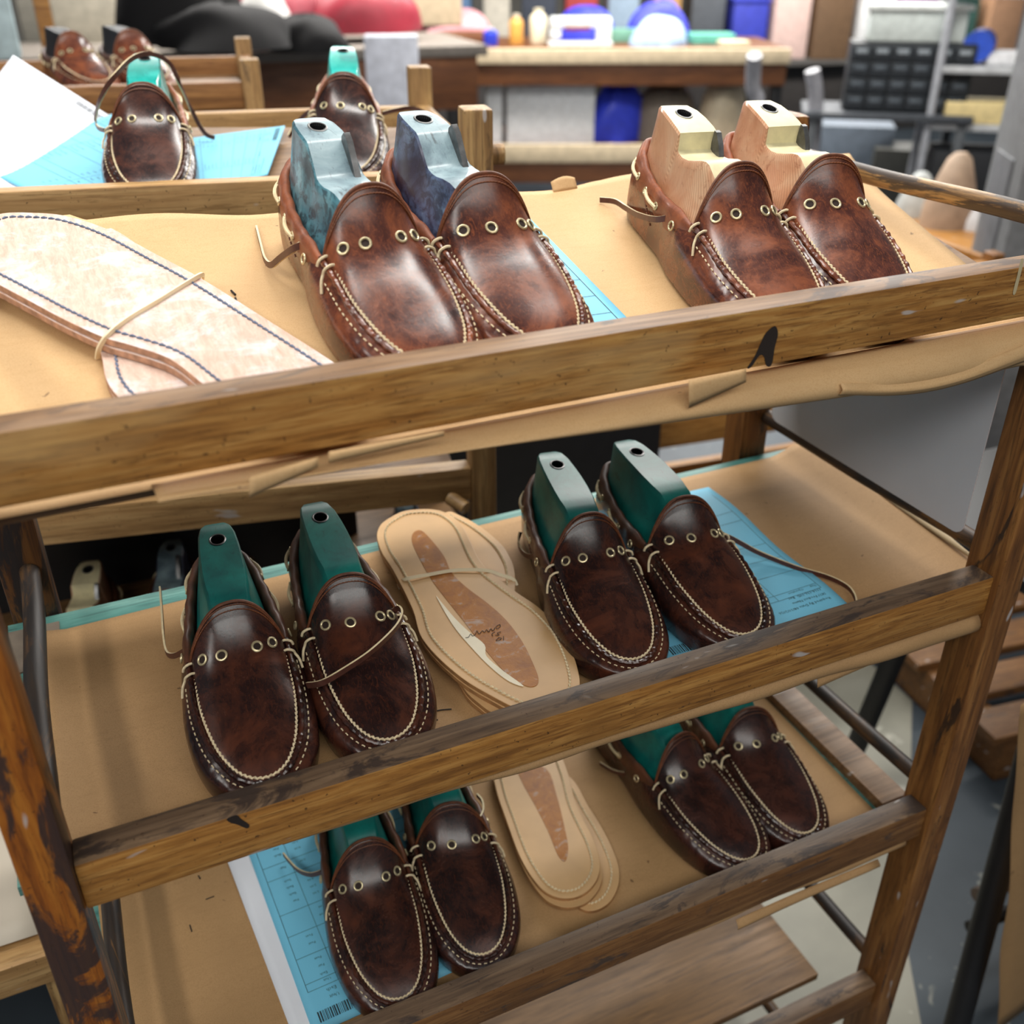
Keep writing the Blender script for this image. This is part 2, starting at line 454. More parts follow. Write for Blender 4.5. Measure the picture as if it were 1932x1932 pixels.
for i, z in enumerate(RT):
    rl = part_box('front_rail', K[('rail1', 'rail2', 'rail3', 'rail3', 'rail3')[i]], rack, 0, .86, 0, .027, z-(.0445 if i else .045), z, .0028)
    rl.data.materials.append(K['grime1' if i == 0 else 'grime'])
    for pl in rl.data.polygons:
        if pl.normal.z > .6: pl.material_index = 1
    for x in (-.013, .876):
        mt = K['dowel_d'] if x < 0 else (K['dowel'] if i == 0 else K['dowel_d'])
        zz = z+(.016 if i == 0 else .012)
        pts = [(x+.0012*math.sin(9*t+i), .02+t*.39, zz+.001*math.sin(7*t)) for t in np.linspace(0, 1, 14)]
        MB().tube(pts, .0095, 14).build('side_dowel', mt, rack)
# dark smudge on the top rail and the dark stains of the rails
def decal(name, pts2d, y, parent, mat):
    mb = MB(); P = smooth_path([(p[0], p[1], 0) for p in pts2d], 5, True)
    v = [(p[0], y, p[1]) for p in P]; mb.add(v, [list(range(len(v)))]); return mb.build(name, mat, parent, smooth=False)
def rail_px(u, v, y=-.0004): q = ony(u, v, y); return (q[0], q[2])
decal('black_smudge', [rail_px(*p) for p in ((1462, 615), (1468, 630), (1462, 655), (1456, 688), (1446, 690), (1441, 672), (1432, 672), (1418, 692), (1410, 694), (1424, 672), (1434, 650), (1445, 628))], -.0004, rack, K['mark'])
decal('paint_drip', [rail_px(*p) for p in ((1926, 490), (1931, 492), (1925, 520), (1916, 553), (1911, 552), (1919, 520))], -.0005, rack, plain('pale_drip', (206, 190, 150), .5))
decal('black_smudge', [rail_px(*p) for p in ((428, 1545), (446, 1538), (455, 1545), (470, 1556), (466, 1563), (448, 1556), (434, 1552))], -.0004, rack, K['mark'])
# ------------------------------------------------------------------ trays
def tray(name, label, p, x0, x1, y0, y1, mat, th=.009, off=-.003):
    o = slab(MB(), [(x0, y0), (x1, y0), (x1, y1), (x0, y1)], p, off, th).build(name, mat, smooth=False)
    return tag(o, label, 'tray', 'rack trays')
tray('rack_tray', 'board of the top tier under light kraft paper', P1, -.06, .90, .04, .387, K['board'])
t2 = tray('rack_tray', 'teal painted board of the second tier, green edge showing behind the lasts', P2, -.045, .935, .045, .387, K['teal_paint'])
t3 = tray('rack_tray', 'teal edged board of the third tier under the dark pair', P3, -.045, .862, .04, .387, K['teal_paint'])
tray('rack_tray', 'bare brown board of the lowest visible tier', (-.69, 0), .0, .83, .07, .387, K['board4'], .012)
bt = slab(MB(), [(.846, .05), (.885, .05), (.885, .386), (.846, .386)], P3, .012, .020).build('batten', K['board'], t3, smooth=False)
gc = slab(MB(), [(-.045, .30), (.0, .31), (.002, .372), (-.045, .372)], P2, -.0012, .0018).build('bare_corner', plain('bare_grey_board', (120, 108, 94), .7, var=.2), t2, smooth=False)

# ------------------------------------------------------------------ kraft papers
def rnd_wave(seed, amp, k):
    r = random.Random(seed); W = [(r.uniform(.4, 1)*k, r.uniform(0, 6.28), r.uniform(0, 6.28), r.uniform(.4, 1)) for _ in range(6)]
    def f(x, y): return amp*sum(w[3]*math.sin(w[0]*(x*math.cos(w[1])+y*math.sin(w[1]))+w[2]) for w in W)/3
    return f
def sheet(name, P, mat, nx, ny, th=.0004, parent=None):     # P(s,t)->xyz
    G = [[P(i/nx, j/ny) for j in range(ny+1)] for i in range(nx+1)]
    mb = MB().grid(G); o = mb.build(name, mat, parent, auto=None)
    md = o.modifiers.new('thickness', 'SOLIDIFY'); md.thickness = th; md.offset = -1
    return o
w1 = rnd_wave(3, .0022, 16)
xr0, xr1 = onp(1815, 490, *P1), onp(1592, 300, *P1)
def k1(s, t):
    y = .03+t*(.386-.03)
    xr = xr0[0]+(xr1[0]-xr0[0])*(y-xr0[1])/(xr1[1]-xr0[1])
    x = -.09+s*(xr+.09)
    e = max(0, (t-.86)/.14)
    y += e*(.006*math.sin(19*x)+.004*math.sin(41*x+1))
    lift = .010*max(0, (t-.72)/.28)**2*(1+.6*math.sin(9*x+.6))*(1 if x > .1 else 1.4)
    return (x, y, zp(P1, y)-.0004+max(-.0015, w1(x, y))*.6*min(1, t*4+.1)+lift*(.9 if not (.45 < x < .6) else 1.0))
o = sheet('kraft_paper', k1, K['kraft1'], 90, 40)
tag(o, 'light kraft paper sheet lining the top tier', 'paper')
# torn tab at its back edge
def tab(s, t):
    x = .548+s*.028; xr = xr0[0]+(xr1[0]-xr0[0])*(.386-xr0[1])/(xr1[1]-xr0[1]); b = k1((x+.09)/(xr+.09), .985)
    return (b[0], b[1]+.007*t, b[2]+t*(.009+.004*math.sin(3*s)))
sheet('torn_corner', tab, K['kraft1'], 6, 4, parent=o)
# hanging front edge of that paper below the top rail
wf = rnd_wave(9, .0035, 30)
def drop_at(x):
    X = [-.1, .12, .22, .32, .42, .52, .66, .74, .80, .86]; D = [.004, .006, .010, .017, .024, .030, .036, .039, .040, .047]
    return float(np.interp(x, X, D))
def flap(s, t):
    x = .10+s*.755; d = drop_at(x)
    a = t
    y = .034-.040*min(1, a*2.2) if a < .45 else -.006-.007*math.sin((a-.45)/.55*2.6)
    z = zp(P1, .034)+.0005 + (.2762-zp(P1, .034)-.0012)*math.sin(min(1, a/.3)*1.57)*.5
    if a >= .3: z = z-(a-.3)/.7*(d+(z-.276)) 
    y += wf(x, z*2)*max(0, a-.45)*1.4
    return (x, min(y, .034), z)
of = sheet('hanging_flap', flap, K['kraft1'], 110, 22, .0006, o)
def hem(s, t):
    x = .60+s*.25; d = drop_at(x)*(.72+.18*math.sin(5*s))
    y = -.0125-.004*math.sin(t*3.14)+wf(x, t)*.4; z = .278-d+.003*math.sin(14*x)-t*(.010+.008*s)+.010*s*s
    return (x, y, z)
sheet('folded_hem', hem, K['kraft1'], 50, 6, .0006, o)
def fold(u0, u1, v0, v1, skew):
    def f(s, t):
        q = ony(u0+(u1-u0)*s, v0+(v1-v0)*s+t*skew*(1-.5*s), -.014-.002*math.sin(t*3))
        return tuple(q)
    return f
sheet('torn_fold', fold(620, 838, 852, 812, 22), K['kraft1'], 10, 4, .0006, o)
sheet('torn_fold', fold(470, 600, 900, 862, 40), K['kraft1'], 10, 4, .0006, o)
sheet('torn_fold', fold(1300, 1408, 718, 695, 52), K['kraft1'], 10, 4, .0006, o)

w2 = rnd_wave(5, .0012, 18)
def k2(s, t):
    y = .03+t*(.322+.02*s)
    xl = -.03+.012*max(0, math.sin(t*3)); xr = .915+.02*t
    x = xl+s*(xr-xl); y2 = y+.006*(1-abs(2*s-1))*t
    z = zp(P2, y2)+max(-.0015, w2(x, y2))
    if x > .88: z += (x-.88)*.35
    if x < .005: z += (.005-x)*.25
    return (x, y2, z)
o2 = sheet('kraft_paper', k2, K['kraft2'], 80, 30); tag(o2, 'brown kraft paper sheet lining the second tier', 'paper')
def k2fold(s, t):   # turned edge on the right
    y = .06+s*.32; wd = .004+.022*max(0, 1-abs(s-.55)/.5)
    return (.908+.02*s+t*wd, y, zp(P2, y)+.013+.004*math.sin(t*2.5)+.001)
sheet('turned_edge', k2fold, kraft('kraft_reverse', (206, 184, 146), (180, 156, 116)), 20, 4, parent=o2)
def roll(p, x0, x1, r0, r1, zt):
    def f(s, t):
        x = x0+s*(x1-x0); r = r0+(r1-r0)*s; a = -0.7+t*3.6
        return (x, .012-r*1.1*math.sin(a)+.0015*math.sin(31*x), zt-.001-r*(1-math.cos(a))*1.0+.0008*math.sin(50*x))
    return f
sheet('rolled_front', roll(P2, .14, .858, .004, .0135, -.0445), K['kraft2'], 60, 10, .0005, o2)
def k2f(s, t):
    x = .655+s*.10; return (x, .008-.004*t, -.058-.0165*t*(1-.55*s)+.002*math.sin(20*x))
sheet('torn_flap', k2f, K['kraft2'], 10, 4, .0005, o2)

w3 = rnd_wave(6, .0011, 17)
def k3(s, t):
    y = .03+t*.35; xl = -.03; xr = .838+.008*t; x = xl+s*(xr-xl)
    return (x, y, zp(P3, y)+max(-.0015, w3(x, y)))
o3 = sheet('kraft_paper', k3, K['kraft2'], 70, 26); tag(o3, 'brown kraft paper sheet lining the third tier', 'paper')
sheet('rolled_front', roll(P3, .25, .845, .003, .0085, -.3215-.0445), K['kraft2'], 60, 10, .0005, o3)
def k3f(s, t):
    x = .60+s*.20; return (x, .002-.006*math.sin(t*2), -.377-.011*t*(1-.3*s)+.001*math.sin(30*x))
sheet('torn_flap', k3f, K['kraft2'], 10, 4, .0005, o3)

# white card hanging inside the right side
def card():
    mb = MB(); pts = []
    Y0, Y1, Z0, Z1 = .052, .372, .018, .235
    for (cy, cz, a0) in ((Y0+.012, Z0+.012, math.pi), (Y1-.012, Z0+.012, 1.5*math.pi), (Y1-.003, Z1-.003, 0), (Y0+.003, Z1-.003, .5*math.pi)):
        r = .012 if cz < .1 else .003
        for k in range(5):
            a = a0+k/4*math.pi/2; pts.append((cy+r*math.cos(a), cz+r*math.sin(a)))
    n = len(pts); V = [(.8635+.004*math.sin((y-.05)*6), y, z) for y, z in pts]+[(.8645+.004*math.sin((y-.05)*6), y, z) for y, z in pts]
    mb.add(V, [list(range(n)), list(range(n, 2*n))[::-1]]+[(i, (i+1) % n, n+(i+1) % n, n+i) for i in range(n)])
    return mb.build('white_card', paper('white_card', (214, 216, 222)), smooth=False)
tag(card(), 'large white card hanging inside the right end of the rack under the top tier', 'card')
# ------------------------------------------------------------------ moccasins
QB = [0, .06, .14, .25, .38, .50, .60, .70, .80, .89, .95, 1]
BUL = [(0, .000, .030), (.018, .004, .029), (.030, .022, .027), (.0345, .060, .023), (.0385, .105, .021), (.0475, .145, .021), (.0525, .19, .021),
       (.0525, .225, .021), (.0465, .26, .020), (.033, .284, .019), (.0175, .2965, .0185), (0, .3005, .018)]
TOP = [(0, .005, .072), (.0125, .009, .071), (.0245, .030, .066), (.0325, .065, .060), (.0375, .105, .0575), (.0405, .142, .060), (.0405, .185, .0550),
       (.0400, .22, .0465), (.0340, .254, .0380), (.0232, .277, .0318), (.0122, .2872, .0288), (0, .2905, .0280)]
def mirror_ext(P):
    n = len(P); ks = list(QB); pts = list(P)
    k2 = [-QB[2], -QB[1]]+ks+[2-QB[-2], 2-QB[-3]]
    p2 = [(-P[2][0], P[2][1], P[2][2]), (-P[1][0], P[1][1], P[1][2])]+pts+[(-P[-2][0], P[-2][1], P[-2][2]), (-P[-3][0], P[-3][1], P[-3][2])]
    return k2, np.array(p2)
KB, PB = mirror_ext(BUL); KT, PT = mirror_ext(TOP)
def bul(q): return spline(KB, PB, q)
def top(q): return spline(KT, PT, q)
def q_of_y(y):
    a, b = .3, 1.0
    for _ in range(40):
        m = (a+b)/2
        if top(m)[1] < y: a = m
        else: b = m
    return (a+b)/2
QT = q_of_y(.163)
CEN = [(.289, .0288), (.272, .0378), (.245, .0480), (.22, .0580), (.20, .0655), (.183, .0745), (.168, .0890), (.155, .1045)][::-1]
def zcen(y): return float(spline([c[0] for c in CEN], [[c[1]] for c in CEN], y)[0])
def wall(q, v):
    b = bul(q); t = top(q); c = np.array([0, min(max(b[1], .05), .26), 0])
    def sc(k, z): p = c+(b-c)*k; return np.array([p[0], p[1], z])
    out = b-c; out[2] = 0; out = out/(np.linalg.norm(out)+1e-9)
    mid = (b+t)/2+out*(.0045 if q > .5 else .003); mid[2] = b[2]+(t[2]-b[2])*.55
    P = [sc(.5, .001), sc(.88, .0012), sc(.965, .0075), b, mid, t]
    return spline([0, .15, .3, .5, .78, 1.0], P, v)
def apron(a, t):      # a across -1..1; t: 0 toe .. 1 throat .. 1.25 tongue edge
    if t <= 1:
        th = t*math.pi/2; q = 1-(1-QT)*(1-math.cos(th))*1.0 if False else 1-(1-QT)*(t**1.6)
        e = top(q); zc = max(zcen(e[1]), e[2]); x = a*e[0]; d = zc-e[2]
        return np.array([x, e[1], e[2]+.0006+d*(1-abs(a)**2.5)**.9])
    s = (t-1)/.25; e = top(QT); ye = e[1]-.009*s*(1-a*a)
    d = zcen(max(.155, e[1]-.009*s))-e[2]
    return np.array([a*e[0]*(1-.02*s), ye, e[2]+.0006+d*(1-abs(a)**2.5)**.9+.001*s*(1-a*a)])
def apron_n(a, t):
    e = 1e-3; du = apron(min(1, a+e), t)-apron(max(-1, a-e), t); dv = apron(a, min(1.25, t+e))-apron(a, max(.001, t-e))
    n = np.cross(du, dv); n /= np.linalg.norm(n)+1e-12
    return n if n[2] > 0 else -n
def seam(q, inn=0.0, up=0.0):
    # q in [QT,1] right side; >1 continues on left
    s = 1 if q <= 1 else -1; qq = q if q <= 1 else 2-q
    p = top(qq); p = np.array([p[0]*s, p[1], p[2]])
    c = np.array([0, min(p[1], .235), p[2]]); o = p-c; o /= np.linalg.norm(o)+1e-9
    return p-o*inn+np.array([0, 0, up])
def warpf(side):
    sh, bd = (-.08, .004) if side == 'L' else (.12, -.003)
    def f(p):
        x, y, z = p
        wgt = math.exp(-((y-.165)/.055)**2)*min(1, z/.04)
        y2 = y+sh*x*wgt
        x2 = x+(bd*((y-.15)/.15)**2 if y > .15 else 0)
        return (-x2, y2, z)       # stored with the toe along +y, viewer right along -x
    return f
class WB(MB):
    def done(s, name, mats, side, auto=40):
        f = warpf(side); s.v = [f(p) for p in s.v]; return s.mesh(name, mats, True, auto)
EYA = {'L': (-.72, -.34, .38, .70), 'R': (-.66, -.16, .50, .75)}
SHOE = {}
def shoe_parts(side, lt, col):
    key = (side, lt, col)
    if key in SHOE: return SHOE[key]
    D = {}
    Lm, Cm = K[lt], K[col]
    N, Mv = 84, 18
    G = []
    for j in range(2*N):
        q = j/N; s = 1
        if q > 1: q = 2-q; s = -1
        row = []
        for k in range(Mv+1):
            v = k/Mv; p = wall(q, v)
            if q > .60 and v > .70:
                amp = .0006*math.sin((v-.70)/.30*3.14)*min(1, (q-.60)/.15)
                o = np.array([p[0], p[1]-.22 if p[1] > .22 else 0, 0]); o /= np.linalg.norm(o)+1e-9
                p = p+o*amp*(math.sin(j*2.05)+.5*math.sin(j*3.3))
            row.append((p[0]*s, p[1], p[2]))
        G.append(row)
    D['upper'] = WB().grid(G, closed_u=True).done('upper', Lm, side, None)
    # apron with tongue
    rows = []
    for i in range(46):
        t = .02+(1.25-.02)*i/45
        rows.append([apron(-1+2*j/26, t) for j in range(27)])
    D['apron'] = WB().grid(rows).done('apron', Lm, side, None)
    # tongue rim and its stitching
    rim = [apron(a, 1.25)+np.array([0, -.0005, .0002]) for a in np.linspace(-1, 1, 40)]
    D['tongue_rim'] = WB().tube(rim, .0016, 8).done('tongue_rim', K['edge'], side)
    mb = WB()
    for off in (1.19, 1.12):
        P = resample([apron(a, off)+apron_n(a, off)*.0005 for a in np.linspace(-.97, .97, 60)], .0026)
        for i in range(len(P)-1):
            d = P[i+1]-P[i]; mb.tube([P[i]+d*.08, P[i]+d*.5+np.array([0, 0, .0005]), P[i]+d*.92], .00060, 5)
    D['tongue_stitching'] = mb.done('tongue_stitching', K['thread_br'], side)
    # seam ridge
    qs = np.linspace(QT-.005, 2-QT+.005, 150)
    R = [seam(q, -.0012, .0008+.0003*math.sin(i*1.7)) for i, q in enumerate(qs)]
    D['seam_ridge'] = WB().tube(R, [.0021+.0004*math.sin(i*1.3) for i in range(150)], 8).done('seam_ridge', Lm, side)
    mb = WB()
    P = resample([seam(q, .0028, .0022) for q in qs], .0041)
    for i in range(len(P)-1):
        d = P[i+1]-P[i]; L = np.linalg.norm(d); sd = np.cross(d/L, (0, 0, 1.0))*.00055
        mb.tube([P[i]-d*.10+sd-np.array([0, 0, .0006]), P[i]+d*.45+np.array([0, 0, .0006]), P[i]+d*1.02-sd-np.array([0, 0, .0006])], [.0008, .00120, .0008], 6)
    # lower row of dashes on the wall
    Q = []
    for q in np.linspace(.585, 2-.585, 220):
        s = 1 if q <= 1 else -1; qq = q if q <= 1 else 2-q
        p = wall(qq, .905); o = np.array([p[0], max(0, p[1]-.235), 0]); o /= np.linalg.norm(o)+1e-9
        p = p+o*.0012+np.array([0, 0, .0006]); Q.append(np.array([p[0]*s, p[1], p[2]]))
    Q = resample(Q, .0060)
    for i in range(len(Q)-1):
        d = Q[i+1]-Q[i]; mb.tube([Q[i]+d*.18, Q[i]+d*.5+np.array([0, 0, .0004]), Q[i]+d*.66], .0006, 5)
    D['seam_stitching'] = mb.done('seam_stitching', K['thread'], side)
    # collar band
    G = []
    qs2 = list(np.linspace(-(QT-.004), QT-.004, 96))
    SEC = [(.0030, -.020), (.0042, -.013), (.0045, -.006), (.0038, -.001), (.0018, .0018), (-.0012, .0020), (-.0036, -.001), (-.0042, -.008), (-.0036, -.016)]
    def fr(q):
        s = 1 if q >= 0 else -1; qq = abs(q)
        p = top(qq); a = top(min(1, qq+.01)); b = top(max(0, qq-.01)) if qq > .01 else np.array([-a[0], a[1], a[2]])
        t = a-b; n = np.array([t[1], -t[0], 0.0]); n /= np.linalg.norm(n)+1e-9
        bb = bul(qq)
        dn = bb-p; dn = dn/np.linalg.norm(dn)
        return p, n, dn, s
    for i, q in enumerate(qs2):
        p, n, dn, s = fr(q); row = []
        tp = min(1, (QT+.002-abs(q))/.07)
        for (o, h) in [(o_*(.45+.55*tp), h_*(.12+.88*tp)) for o_, h_ in SEC]:
            k = p+n*(o+.0005*math.sin(i*.9)) + (np.array([0, 0, h]) if h > 0 else (-dn*h if o > 0 else np.array([0, 0, h])))
            row.append((k[0]*s, k[1], k[2]))
        G.append(row)
    D['collar'] = WB().grid(G).done('collar', Cm, side, None)
    def on_collar(q, dz, out=.0048):
        p, n, dn, s = fr(q); k = p+n*out+dn*dz; n2 = np.array([n[0]*s, n[1], .25]); return np.array([k[0]*s, k[1], k[2]]), n2
    nl = ne = 0
    def put_lace(pts, r_=.0017):
        D['lace%d' % len([k for k in D if k.startswith('lace')])] = WB().tube(pts, r_, 7).done('collar_lace', K['lace'], side)
    def put_eye(k, n, R_):
        D['ceye%d' % len([q_ for q_ in D if q_.startswith('ceye')])] = WB().ring(k, n, R_, .0009, 16, 6).done('collar_eyelet', K['eyelet'], side)
    for s in (1, -1):
        for (a, b) in ((.12, .195), (.27, .36)):
            pts = []
            for i, q in enumerate(np.linspace(a, b, 7)):
                k, n = on_collar(s*q, .009+.002*i/6, .0048+.0026*math.sin(i/6*3.14)); pts.append(k)
            put_lace(pts)
            for q in (a, b):
                k, n = on_collar(s*q, .0095, .0052); put_eye(k, n, .0030)
        k, n = on_collar(s*.485, .012, .0052); put_eye(k, n, .0036)
        k1, _ = on_collar(s*.015, .020, .004); k2, _ = on_collar(s*.05, .022, .004); put_lace([k1, (k1+k2)/2+np.array([0, -.002, 0]), k2], .0016)
    # stitched quarter line
    mb = WB()
    for s in (1, -1):
        P = resample([np.array([w_[0]*s, w_[1], w_[2]]) for w_ in [wall(.22+.22*(1-v), v)*np.array([1.012, 1, 1]) for v in np.linspace(.52, .93, 14)]], .0034)
        for i in range(len(P)-1):
            d = P[i+1]-P[i]; mb.tube([P[i]+d*.1, P[i]+d*.8], .0006, 5)
    D['quarter_stitching'] = mb.done('quarter_stitching', K['thread_br'], side)
    # knots
    for kk, s in (('a', 1), ('b', -1)):
        mb = WB()
        def qv(dq): return QT+dq if s > 0 else 2-QT-dq
        def arc(dq):
            q = qv(dq)
            return [seam(q, .0095, .0040), seam(q, .004, .0046), seam(q, 0, .0050), seam(q, -.0046, .0024), seam(q, -.0060, -.0015)]
        A1, A2 = arc(.008), arc(.034); o2 = A2[-1]; o1 = A1[-1]
        path = A1[::-1]+A2+[o2+np.array([.0025*s, .003, -.004]), o2+np.array([.004*s, .007, -.011])]
        mb.tube(smooth_path(path, 4), .00115, 7)
        D['knot_'+kk] = mb.done('knot', K['thread'], side)
    # eyelets
    for i, a in enumerate(EYA[side]):
        t = .980-.045*(1-a*a); mb = WB(); c = apron(a, t); n = apron_n(a, t)
        mb.ring(c+n*.0006, n, .0041, .00105, 20, 7, 0, .9)
        b = np.cross(n, (1.0, 0, 0)); b /= np.linalg.norm(b); a2 = np.cross(b, n)
        mb.add([c+n*.0004+0.0038*(math.cos(x)*a2+math.sin(x)*b) for x in np.linspace(0, 2*math.pi, 14, False)], [list(range(14))], 1)  # flat dark disc, the hole's shade put into its colour
        D['eye%d' % i] = mb.done('eyelet', [K['eyelet'], K['dark']], side)
    SHOE[key] = D
    return D

# ---- lasts
def last_mesh(kind, mat, mat2):
    if kind == 'teal':
        ys = [.012, .014, .018, .026, .04, .06, .08, .10, .118, .130, .136, .142, .150, .165, .19]
        zt = [.098, .102, .1055, .1075, .1080, .1075, .1068, .1055, .1040, .1025, .1010, .0975, .090, .078, .058]
        wt = [.003, .0068, .0105, .0142, .0168, .0182, .0190, .0192, .0186, .0172, .0172, .0165, .0160, .015, .014]
    elif kind == 'blue':
        ys = [.012, .014, .018, .026, .04, .055, .068, .072, .082, .092, .096, .104, .112, .122, .132, .142, .152, .165, .19]
        zt = [.100, .105, .1090, .1110, .1115, .1110, .1098, .1080, .1000, .0920, .0900, .0895, .0900, .0920, .0925, .0900, .086, .076, .058]
        wt = [.003, .0068, .0105, .0145, .0175, .0185, .0185, .0185, .0190, .0200, .0205, .0210, .0210, .0205, .0195, .018, .017, .015, .014]
    else:
        ys = [.012, .014, .018, .026, .04, .055, .070, .0775, .080, .084, .092, .102, .112, .120, .127, .132, .140, .150, .165, .19]
        zt = [.099, .104, .1080, .1105, .1105, .1090, .1065, .1045, .0900, .0885, .0880, .0895, .0930, .0960, .0975, .0965, .0915, .086, .076, .058]
        wt = [.003, .0068, .0110, .0150, .0182, .0195, .0200, .0200, .0205, .0210, .0215, .0215, .0205, .0195, .0185, .018, .0175, .017, .015, .014]
    wmk = [(.012, .014), (.03, .0255), (.06, .0295), (.10, .0330), (.133, .0360), (.16, .0370), (.19, .035)]
    MB_ = MB(); rows = []
    nn = 16
    for y, z, w_ in zip(ys, zt, wt):
        wm = float(np.interp(y, [a for a, b in wmk], [b for a, b in wmk]))
        half = [(0, z), (w_*.55, z), (w_-.0016, z-.0002), (w_, z-.0022)]
        for k in range(1, 9):
            t = k/8; zz = (z-.0022)*(1-t)+.042*t; e = t**1.35
            half.append((w_+(wm-w_)*(e*.75+t*.25), zz))
        half += [(wm*1.0, .030), (wm*.93, .014), (wm*.6, .008), (0, .007)]
        row = [(x, y, zz) for x, zz in half]+[(-x, y, zz) for x, zz in half[-2:0:-1]]
        rows.append(row)
    n = len(rows[0])
    V = [p for r_ in rows for p in r_]; Fc = []; mi = []
    for i in range(len(rows)-1):
        for j in range(n):
            Fc.append((i*n+j, (i+1)*n+j, (i+1)*n+(j+1) % n, i*n+(j+1) % n))
            topf = j in (0, 1, n-1, n-2)
            mi.append(1 if topf else 0)
    Fc.append(tuple(range(n))); mi.append(0); Fc.append(tuple((len(rows)-1)*n+j for j in range(n))[::-1]); mi.append(0)
    MB_.v = [tuple(map(float, p)) for p in V]; MB_.f = Fc; MB_.m = mi
    me = MB_.mesh('shoe_last', [mat, mat2, K['black']], True, 32)
    # drill the socket
    o = bpy.data.objects.new('tmp', me); COL.objects.link(o)
    hy = .046 if kind != 'teal' else .052
    cm = MB(); cyl = [(.0062*math.cos(a), hy+.0080*math.sin(a)) for a in np.linspace(0, 2*math.pi, 24, False)]
    cm.add([(x, y, .08) for x, y in cyl]+[(x, y, .13) for x, y in cyl], [list(range(24))[::-1], list(range(24, 48))]+[(i, (i+1) % 24, 24+(i+1) % 24, 24+i) for i in range(24)], 2)
    c = bpy.data.objects.new('tmpc', cm.mesh('c', [mat, mat2, K['black']], False)); COL.objects.link(c)
    b = o.modifiers.new('b', 'BOOLEAN'); b.operation = 'DIFFERENCE'; b.object = c; b.solver = 'EXACT'; b.material_mode = 'INDEX'
    dg = bpy.context.evaluated_depsgraph_get(); dg.update()
    me2 = bpy.data.meshes.new_from_object(o.evaluated_get(dg)); me2.name = 'shoe_last'
    bpy.data.objects.remove(o); bpy.data.objects.remove(c)
    me2.polygons.foreach_set('use_smooth', [True]*len(me2.polygons)); me2.set_sharp_from_angle(angle=math.radians(32))
    # ring
    rg = MB(); zr = float(np.interp(hy, ys, zt)); V = []
    nr = 26
    for i in range(nr):
        a = 2*math.pi*i/nr
        for (rr, hh) in ((.0062, -.002), (.0062, .0006), (.0068, .0009), (.0078, .0004)):
            V.append((rr*math.cos(a), hy+rr*1.29*math.sin(a), float(np.interp(hy+rr*1.29*math.sin(a), ys, zt))+hh))
    rg.add(V, [(i*4+j, ((i+1) % nr)*4+j, ((i+1) % nr)*4+j+1, i*4+j+1) for i in range(nr) for j in range(3)])
    ring = rg.mesh('socket_ring', K['steel'], True, 50)
    blade = None
    if kind != 'teal':
        bl = MB(); prof = [(.070, .100), (.072, .1120), (.077, .1165), (.084, .112), (.094, .099), (.102, .088), (.088, .086)] if kind == 'blue' else [(.0785, .088), (.0800, .1065), (.084, .1060), (.092, .097), (.098, .086)]
        n = len(prof); x0 = -.0105 if kind == 'blue' else -.014
        bl.add([(x0, y, z) for y, z in prof]+[(x0-.0050, y, z) for y, z in prof], [list(range(n)), list(range(n, 2*n))[::-1]]+[(i, (i+1) % n, n+(i+1) % n, n+i) for i in range(n)])
        blade = bl.mesh('hinge_blade', K['steel'], True, 30)
    return me2, ring, blade
LAST = {'teal': last_mesh('teal', K['last_teal'], K['last_teal']), 'green': last_mesh('teal', K['last_green'], K['last_green']),
        'blue': last_mesh('blue', K['last_blue'], K['last_bluetop']), 'purple': last_mesh('blue', K['last_purple'], K['last_bluetop']),
        'pink': last_mesh('pink', K['last_pink'], K['last_cut']), 'black': last_mesh('teal', K['last_black'], K['last_black'])}

def lace_tail(root, pts, width=.0026):
    P = resample(smooth_path(pts, 8), .004)
    sec = [(-1, -.34), (1, -.34), (1, .34), (-1, .34)]
    # section: narrow along normal, wide across; narrow side faces are the cream cut edges
    mb = MB().tube(P, width, sec=sec, mi=0, edge_mi=((1, 3), 1), up=(0, 0, 1))
    return mb.build('lace_tail', [K['lace_br'], K['lace']], root, smooth=True, auto=40)

